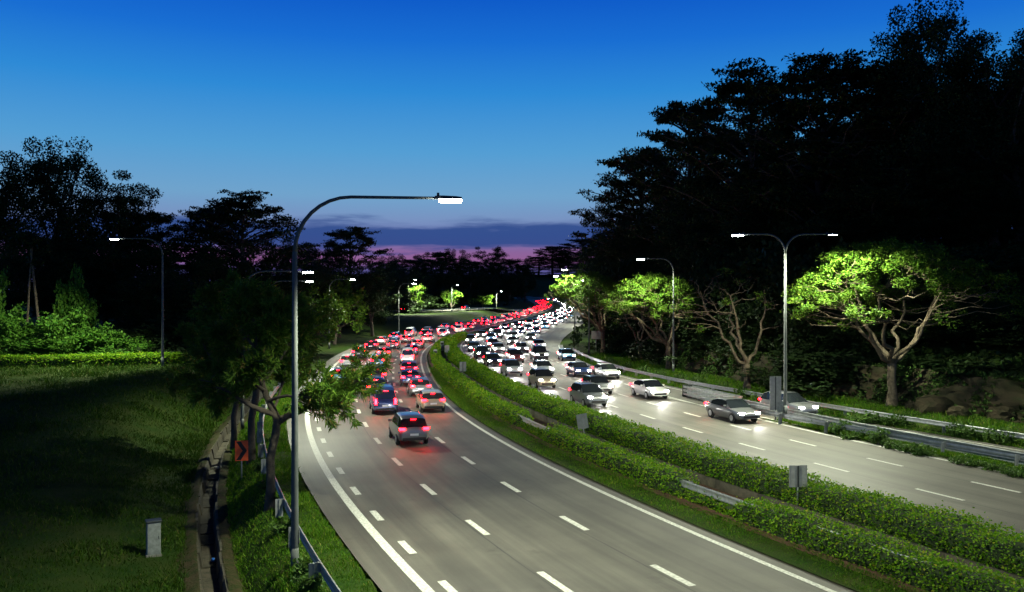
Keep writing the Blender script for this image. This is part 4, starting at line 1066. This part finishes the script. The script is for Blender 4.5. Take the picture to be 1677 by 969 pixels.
C = np.c_[q, .3 + 2.9 * hh][keep]; V, F = foliage(C, r, np.full(len(C), .24), .1, .34); put('creeper', mesh_np('creeper', V, F, M['leaf_shrub']), kind='stuff', label='creepers and weeds hanging over the earth bank on the right', cat='undergrowth')
n = 26000; q = np.c_[r.uniform(-75, -24, n), 88 + 42 * r.random(n)]; uu = signed(R0, N0, q[:, 0], q[:, 1]); q = q[uu < -17]
cover('undergrowth', q[:, 0], q[:, 1], r, 'dark leafy ground cover behind the upper left hedge')
# loose rocks at the bank foot
for k, (px, py, s_) in enumerate([(1545, 676, 1.3), (1585, 686, .7), (1660, 688, 1.0), (1510, 672, .6)]):
    x, y = gp(px, py, .4); r = np.random.default_rng(200 + k)
    bm = bmesh.new(); bmesh.ops.create_icosphere(bm, subdivisions=3, radius=s_)
    ph = r.uniform(0, 6, (6, 3))
    for v in bm.verts:
        d = sum(math.sin(v.co.dot(Vector(r_)) * 1.6 / s_ + k) for r_ in ph) * .05; v.co *= 1 + d; v.co.z *= .7
    me = bpy.data.meshes.new('boulder'); bm.to_mesh(me); bm.free(); me.materials.append(M['rock'])
    put('boulder', me, None, (x, y + 1.2, gz1(x, y + 1.2) + .2 * s_), label=['large pale boulder on the right bank', 'small rock right of the large boulder', 'rock at the right frame edge on the bank', 'small rock left of the large boulder'][k], cat='rock', group='rocks on the right bank')

# rock-cut bank face
iA_, iB_ = idx_at(OUT, 40), idx_at(OUT, 100)
P = OUT[iA_:iB_]; N = NO[iA_:iB_]; r = np.random.default_rng(77); n = len(P); V = []; rows = 9
for k in range(rows):
    d = 7.4 + 1.3 * k / (rows - 1) + r.normal(0, .24, n) + .5 * np.sin(np.arange(n) * .55 + k * .3); q = off(P, N, d)
    V.append(np.c_[q, .25 + 2.7 * k / (rows - 1) + r.normal(0, .10, n)])
F = np.array([(k * n + i, k * n + i + 1, (k + 1) * n + i + 1, (k + 1) * n + i) for k in range(rows - 1) for i in range(n - 1)])
put('rock_face', mesh_np('rock_face', np.concatenate(V), F, M['rock'], False), kind='structure')

# ------------------------------------------------------------------ cars: lights on, standing where traffic runs
def ring(wd, zb, zt, nose=1.0):
    h = zt - zb
    pts = [(0, zb), (.62, zb), (.90, zb + .04), (.98, zb + .22 * h), (1.0, zb + .5 * h), (.985, zb + .72 * h), (.93, zb + .92 * h), (.80, zt - .005), (.45, zt), (0, zt + .012)]
    return [(a * wd, z) for a, z in pts]
def loft_half(st, ringf):
    V = []; m = None
    for y in st:
        rg_ = ringf(y); full = rg_ + [(-a, z) for a, z in rg_[-2:0:-1]]
        m = len(full); V += [(a, y, z) for a, z in full]
    F = [(k * m + j, (k + 1) * m + j, (k + 1) * m + (j + 1) % m, k * m + (j + 1) % m) for k in range(len(st) - 1) for j in range(m)]
    F += [tuple(range(m)), tuple(reversed(range((len(st) - 1) * m, len(st) * m)))]
    return V, F
def make_car(kind):
    ip = np.interp
    if kind == 'saloon':
        L = 2.28; top = ([-2.3, -2.2, -1.7, -.9, .8, 1.15, 1.9, 2.2, 2.3], [.72, .95, 1.03, 1.0, .97, .93, .82, .70, .55])
        roof = ([-1.78, -1.15, -.7, -.1, .35, 1.12], [1.0, 1.33, 1.43, 1.46, 1.43, .93]); tl_z, tl_y = .87, -2.23
    elif kind == 'suv':
        L = 2.2; top = ([-2.2, -2.12, -1.7, .8, 1.1, 1.8, 2.1, 2.2], [.75, 1.05, 1.08, 1.08, 1.05, .98, .82, .6])
        roof = ([-2.06, -1.75, -1.3, -.1, .3, 1.08], [1.06, 1.52, 1.64, 1.68, 1.64, 1.05]); tl_z, tl_y = .98, -2.14
    elif kind == 'hatchback':
        L = 2.0; top = ([-2.0, -1.93, -1.5, .7, 1.0, 1.6, 1.9, 2.0], [.72, .98, 1.0, .97, .94, .86, .74, .55])
        roof = ([-1.86, -1.45, -1.0, -.1, .3, 1.02], [.98, 1.38, 1.47, 1.5, 1.47, .94]); tl_z, tl_y = .93, -1.94
    else:
        L = 2.35; top = ([-2.35, -2.28, -1.9, 1.0, 1.5, 2.1, 2.3, 2.35], [.8, 1.12, 1.14, 1.14, 1.12, .98, .75, .6])
        roof = ([-2.26, -2.15, -1.9, .5, .95, 1.6], [1.12, 1.75, 1.92, 1.96, 1.9, 1.1]); tl_z, tl_y = .95, -2.31
    Wm = .9 if kind != 'van' else .92
    wid = lambda y: Wm * ip(abs(y) / L, [0, .6, .85, .95, 1.0], [1, 1, .965, .90, .80])
    zbt = lambda y: ip(abs(y) / L, [0, .75, 1.0], [.20, .22, .33])
    st = np.r_[np.linspace(-L, -L + .25, 6), np.linspace(-L + .4, L - .4, 16), np.linspace(L - .25, L, 6)]
    parts = {}
    parts['body'] = (loft_half(st, lambda y: ring(wid(y), zbt(y), ip(y, *top))), 'PAINT', True)
    # cabin: split into painted roof, glass
    ry = list(roof[0]); sts = []
    for a, b in zip(ry[:-1], ry[1:]): sts += list(np.linspace(a, b, 4)[:-1])
    sts.append(ry[-1]); r0, r1 = ry[1], ry[-2]
    def cab(y):
        zt = ip(y, *roof); zb = min(ip(y, *top) - .03, zt - .01); wb = wid(y) * .93; fr = max(0.02, (zt - zb))
        wr = wb - .30 * fr / .5 * .5
        return [(wb, zb), (wr + .02, zt - .07 * min(1, fr * 3)), (wr - .09, zt - .012), (wr * .5, zt), (0, zt + .012)]
    rings = [cab(y) for y in sts]
    def face_set(cond):
        V = []; F = []
        for k in range(len(sts) - 1):
            ym = (sts[k] + sts[k + 1]) / 2
            for sg in (1, -1):
                for j in range(4):
                    if cond(ym, j, sg):
                        b = len(V)
                        q = [(sg * rings[k][j][0], sts[k], rings[k][j][1]), (sg * rings[k + 1][j][0], sts[k + 1], rings[k + 1][j][1]), (sg * rings[k + 1][j + 1][0], sts[k + 1], rings[k + 1][j + 1][1]), (sg * rings[k][j + 1][0], sts[k], rings[k][j + 1][1])]
                        V += q; F.append((b, b + 1, b + 2, b + 3) if sg == 1 else (b + 3, b + 2, b + 1, b))
        return V, F
    mid = (r0 + r1) / 2
    pil = lambda y: abs(y - mid) < .001
    parts['roof'] = (face_set(lambda y, j, s: (j >= 1 and r0 - .01 < y < r1 + .01) or (kind == 'van' and j == 0 and y < r1 - .9) or (j == 0 and (y > r1 + .35 or y < r0 - .2 and kind == 'saloon'))), 'PAINT', True)
    parts['windscreen'] = (face_set(lambda y, j, s: j >= 1 and y > r1 + .01), 'car_glass', True)
    parts['rear_window'] = (face_set(lambda y, j, s: j >= 1 and y < r0 - .01), 'car_glass', True)
    for s_ in (1, -1):
        parts['side_window%d' % s_] = (face_set(lambda y, j, s, s_=s_: s == s_ and j == 0 and not ((kind == 'van' and y < r1 - .9) or (y > r1 + .35) or (y < r0 - .2 and kind == 'saloon'))), 'car_glass', True)
    for s_ in (1, -1):
        b = MB(); b.box((s_ * (wid(L) * .86 + .06), tl_y - .015, tl_z), (.34 if kind != 'van' else .16, .07, .15 if kind != 'van' else .42), 0, .02); parts['taillight%d' % s_] = ((b.V, b.F), 'tail_lens', False)
        b = MB(); b.box((s_ * .60, L - .13, ip(L - .2, *top) - .06), (.34, .22, .12), 0, .03); parts['headlight%d' % s_] = ((b.V, b.F), 'head_lens', False)
        b = MB(); b.box((s_ * (Wm + .08), r1 + .28, ip(.7, *top) + .06), (.2, .12, .13), 0, .03); parts['mirror%d' % s_] = ((b.V, b.F), 'PAINT', False)
    b = MB(); b.box((0, -L - .004, .66), (.48, .02, .12), 0); parts['number_plate'] = ((b.V, b.F), 'plate', False)
    b = MB(); b.box((0, -L + .03, .42), (Wm * 1.5, .12, .16), 0, .03); parts['bumper'] = ((b.V, b.F), 'trim', False)
    b = MB(); b.box((0, L - .04, .46), (Wm * 1.25, .1, .20), 0, .03); parts['grille'] = ((b.V, b.F), 'trim', False)
    b = MB(); b.box((0, r0 - .10, roof[1][1] - .04), (.3, .04, .02), 0); parts['high_brake_light'] = ((b.V, b.F), 'tail_lens', False)
    out_ = {}
    for n_, (vf, mt, sm) in parts.items():
        base = n_.rstrip('-1').rstrip('1') if n_[-1] == '1' else n_
        me = mesh_py(base, vf[0], vf[1], None if mt == 'PAINT' else M[mt], False)
        if sm:
            bm = bmesh.new(); bm.from_mesh(me); bmesh.ops.remove_doubles(bm, verts=bm.verts, dist=.0005); bmesh.ops.recalc_face_normals(bm, faces=bm.faces)
            for e_ in bm.edges: e_.smooth = len(e_.link_faces) == 2 and e_.calc_face_angle(0) < R(42)
            for f_ in bm.faces: f_.smooth = True
            bm.to_mesh(me); bm.free()
        if mt == 'PAINT': me.materials.append(M['car_white'])
        out_[n_] = (base, me, mt)
    # wheels
    tb = MB(); tb.tube([(-.1, 0, 0), (-.095, 0, 0), (.075, 0, 0), (.1, 0, 0)], [.27, .315, .32, .28], 18)
    rb = MB(); rb.tube([(.085, 0, 0), (.106, 0, 0), (.108, 0, 0)], [.21, .20, .05], 14)
    ab = MB(); ab.tube([(-.1, 0, 0), (.0, 0, 0)], [.38, .38], 18)
    wm = (tb.mesh('wheel', M['tyre']), rb.mesh('rim', M['rim']), ab.mesh('wheel_arch', M['trim']))
    return dict(parts=out_, wheel=wm, L=L, W=Wm, wb=L * .6)
KINDS = {k: make_car(k) for k in ('saloon', 'suv', 'hatchback', 'van')}
WORD = {'saloon': 'saloon car', 'suv': 'estate car', 'hatchback': 'hatchback', 'van': 'panel van'}
beam = bpy.data.lights.new('dipped_beam', 'SPOT'); beam.energy = BEAM_W; beam.color = (1, .96, .88); beam.spot_size = R(66); beam.spot_blend = .7; beam.shadow_soft_size = .12
def place_car(kind, paint, pos, head, label, group, full=True, z=None):
    K = KINDS[kind]
    e = empty('car', (pos[0], pos[1], (zr(pos[1]) if z is None else z) + .012), math.atan2(head[1], head[0]) - math.pi / 2, label=label, cat='car', group=group)
    for n_, (base, me, mt) in K['parts'].items():
        if not full and base not in ('body', 'roof', 'windscreen', 'rear_window', 'side_window', 'taillight', 'headlight'): continue
        o = put(base, me, e)
        if mt == 'PAINT':
            o.material_slots[0].link = 'OBJECT'; o.material_slots[0].material = M['car_' + paint]
    for sx in (-1, 1):
        for sy in (-1, 1):
            a = put('wheel', K['wheel'][0], e, (sx * (K['W'] - .085), sy * K['wb'], .32)); a.rotation_euler = (0, 0, 0 if sx > 0 else math.pi)
            if full:
                b = put('rim', K['wheel'][1], a); c = put('wheel_arch', K['wheel'][2], e, (sx * (K['W'] - .015), sy * K['wb'], .34)); c.rotation_euler = (0, 0, 0 if sx > 0 else math.pi)
    if pos[1] > 380: return e
    lo = bpy.data.objects.new('dipped_beam', beam); COL.objects.link(lo); lo.parent = e
    lo.location = (0, K['L'] + .03, .62); lo.rotation_euler = (R(90 - 5), 0, 0)
    return e
rc = random.Random(17)
def traffic(P, N, S, d, y0, y1, away, lane, group, gap0, grow, first=0, zf=None):
    s = sY(P, S, y0) + first; k = 0; s1 = sY(P, S, y1)
    while s < s1 and k < 40:
        q = at_s(P, N, S, np.array([s, s + 1.0]), d + rc.uniform(-.25, .25)); h = q[1] - q[0]
        if not away: h = -h
        kind = rc.choices(['saloon', 'suv', 'hatchback', 'van'], [5, 3, 3, 1.2])[0]; paint = rc.choices([p_[0] for p_ in PAINTS], [2, 4, 5, 5, 3, 2, 2, 1])[0]
        lab = '%s %s, %s, %s in %s' % (paint, WORD[kind], 'red tail lights' if away else 'headlights on', ORD[k], lane)
        place_car(kind, paint, q[0], h, lab, group, q[0][1] < 170, None if zf is None else zf(q[0]))
        s += (gap0 + grow * max(0, q[0][1] - 40)) * rc.uniform(.7, 1.35); k += 1
LG = 'cars driving away on the left carriageway'; RG = 'oncoming cars on the right carriageway'
traffic(R0, N0, S0, -1.75, 64, 700, True, 'median-side lane of left carriageway', LG, 10, .045)
traffic(R0, N0, S0, -5.2, 52, 700, True, 'middle lane of left carriageway', LG, 12, .05)
traffic(R0, N0, S0, -8.7, 72, 700, True, 'outer lane of left carriageway', LG, 11, .05)
traffic(RE, NE, SE, 1.8, 66, 760, False, 'median-side lane of right carriageway', RG, 13, .045)
traffic(RE, NE, SE, 5.3, 74, 760, False, 'middle lane of right carriageway', RG, 14, .045)
traffic(RE, NE, SE, 8.7, 56, 760, False, 'outer lane of right carriageway', RG, 15, .05)
traffic(RE, NE, SE, 12.3, 112, 360, False, 'merging fourth lane of right carriageway', RG, 20, .05)
traffic(OUT, NO, SO, -2.4, 62, 104, False, 'slip road on the right', RG, 26, .1)
traffic(SL, NS, arc(SL), -1.8, 240, 440, True, 'far slip road on the left', LG, 40, .1, zf=zs)
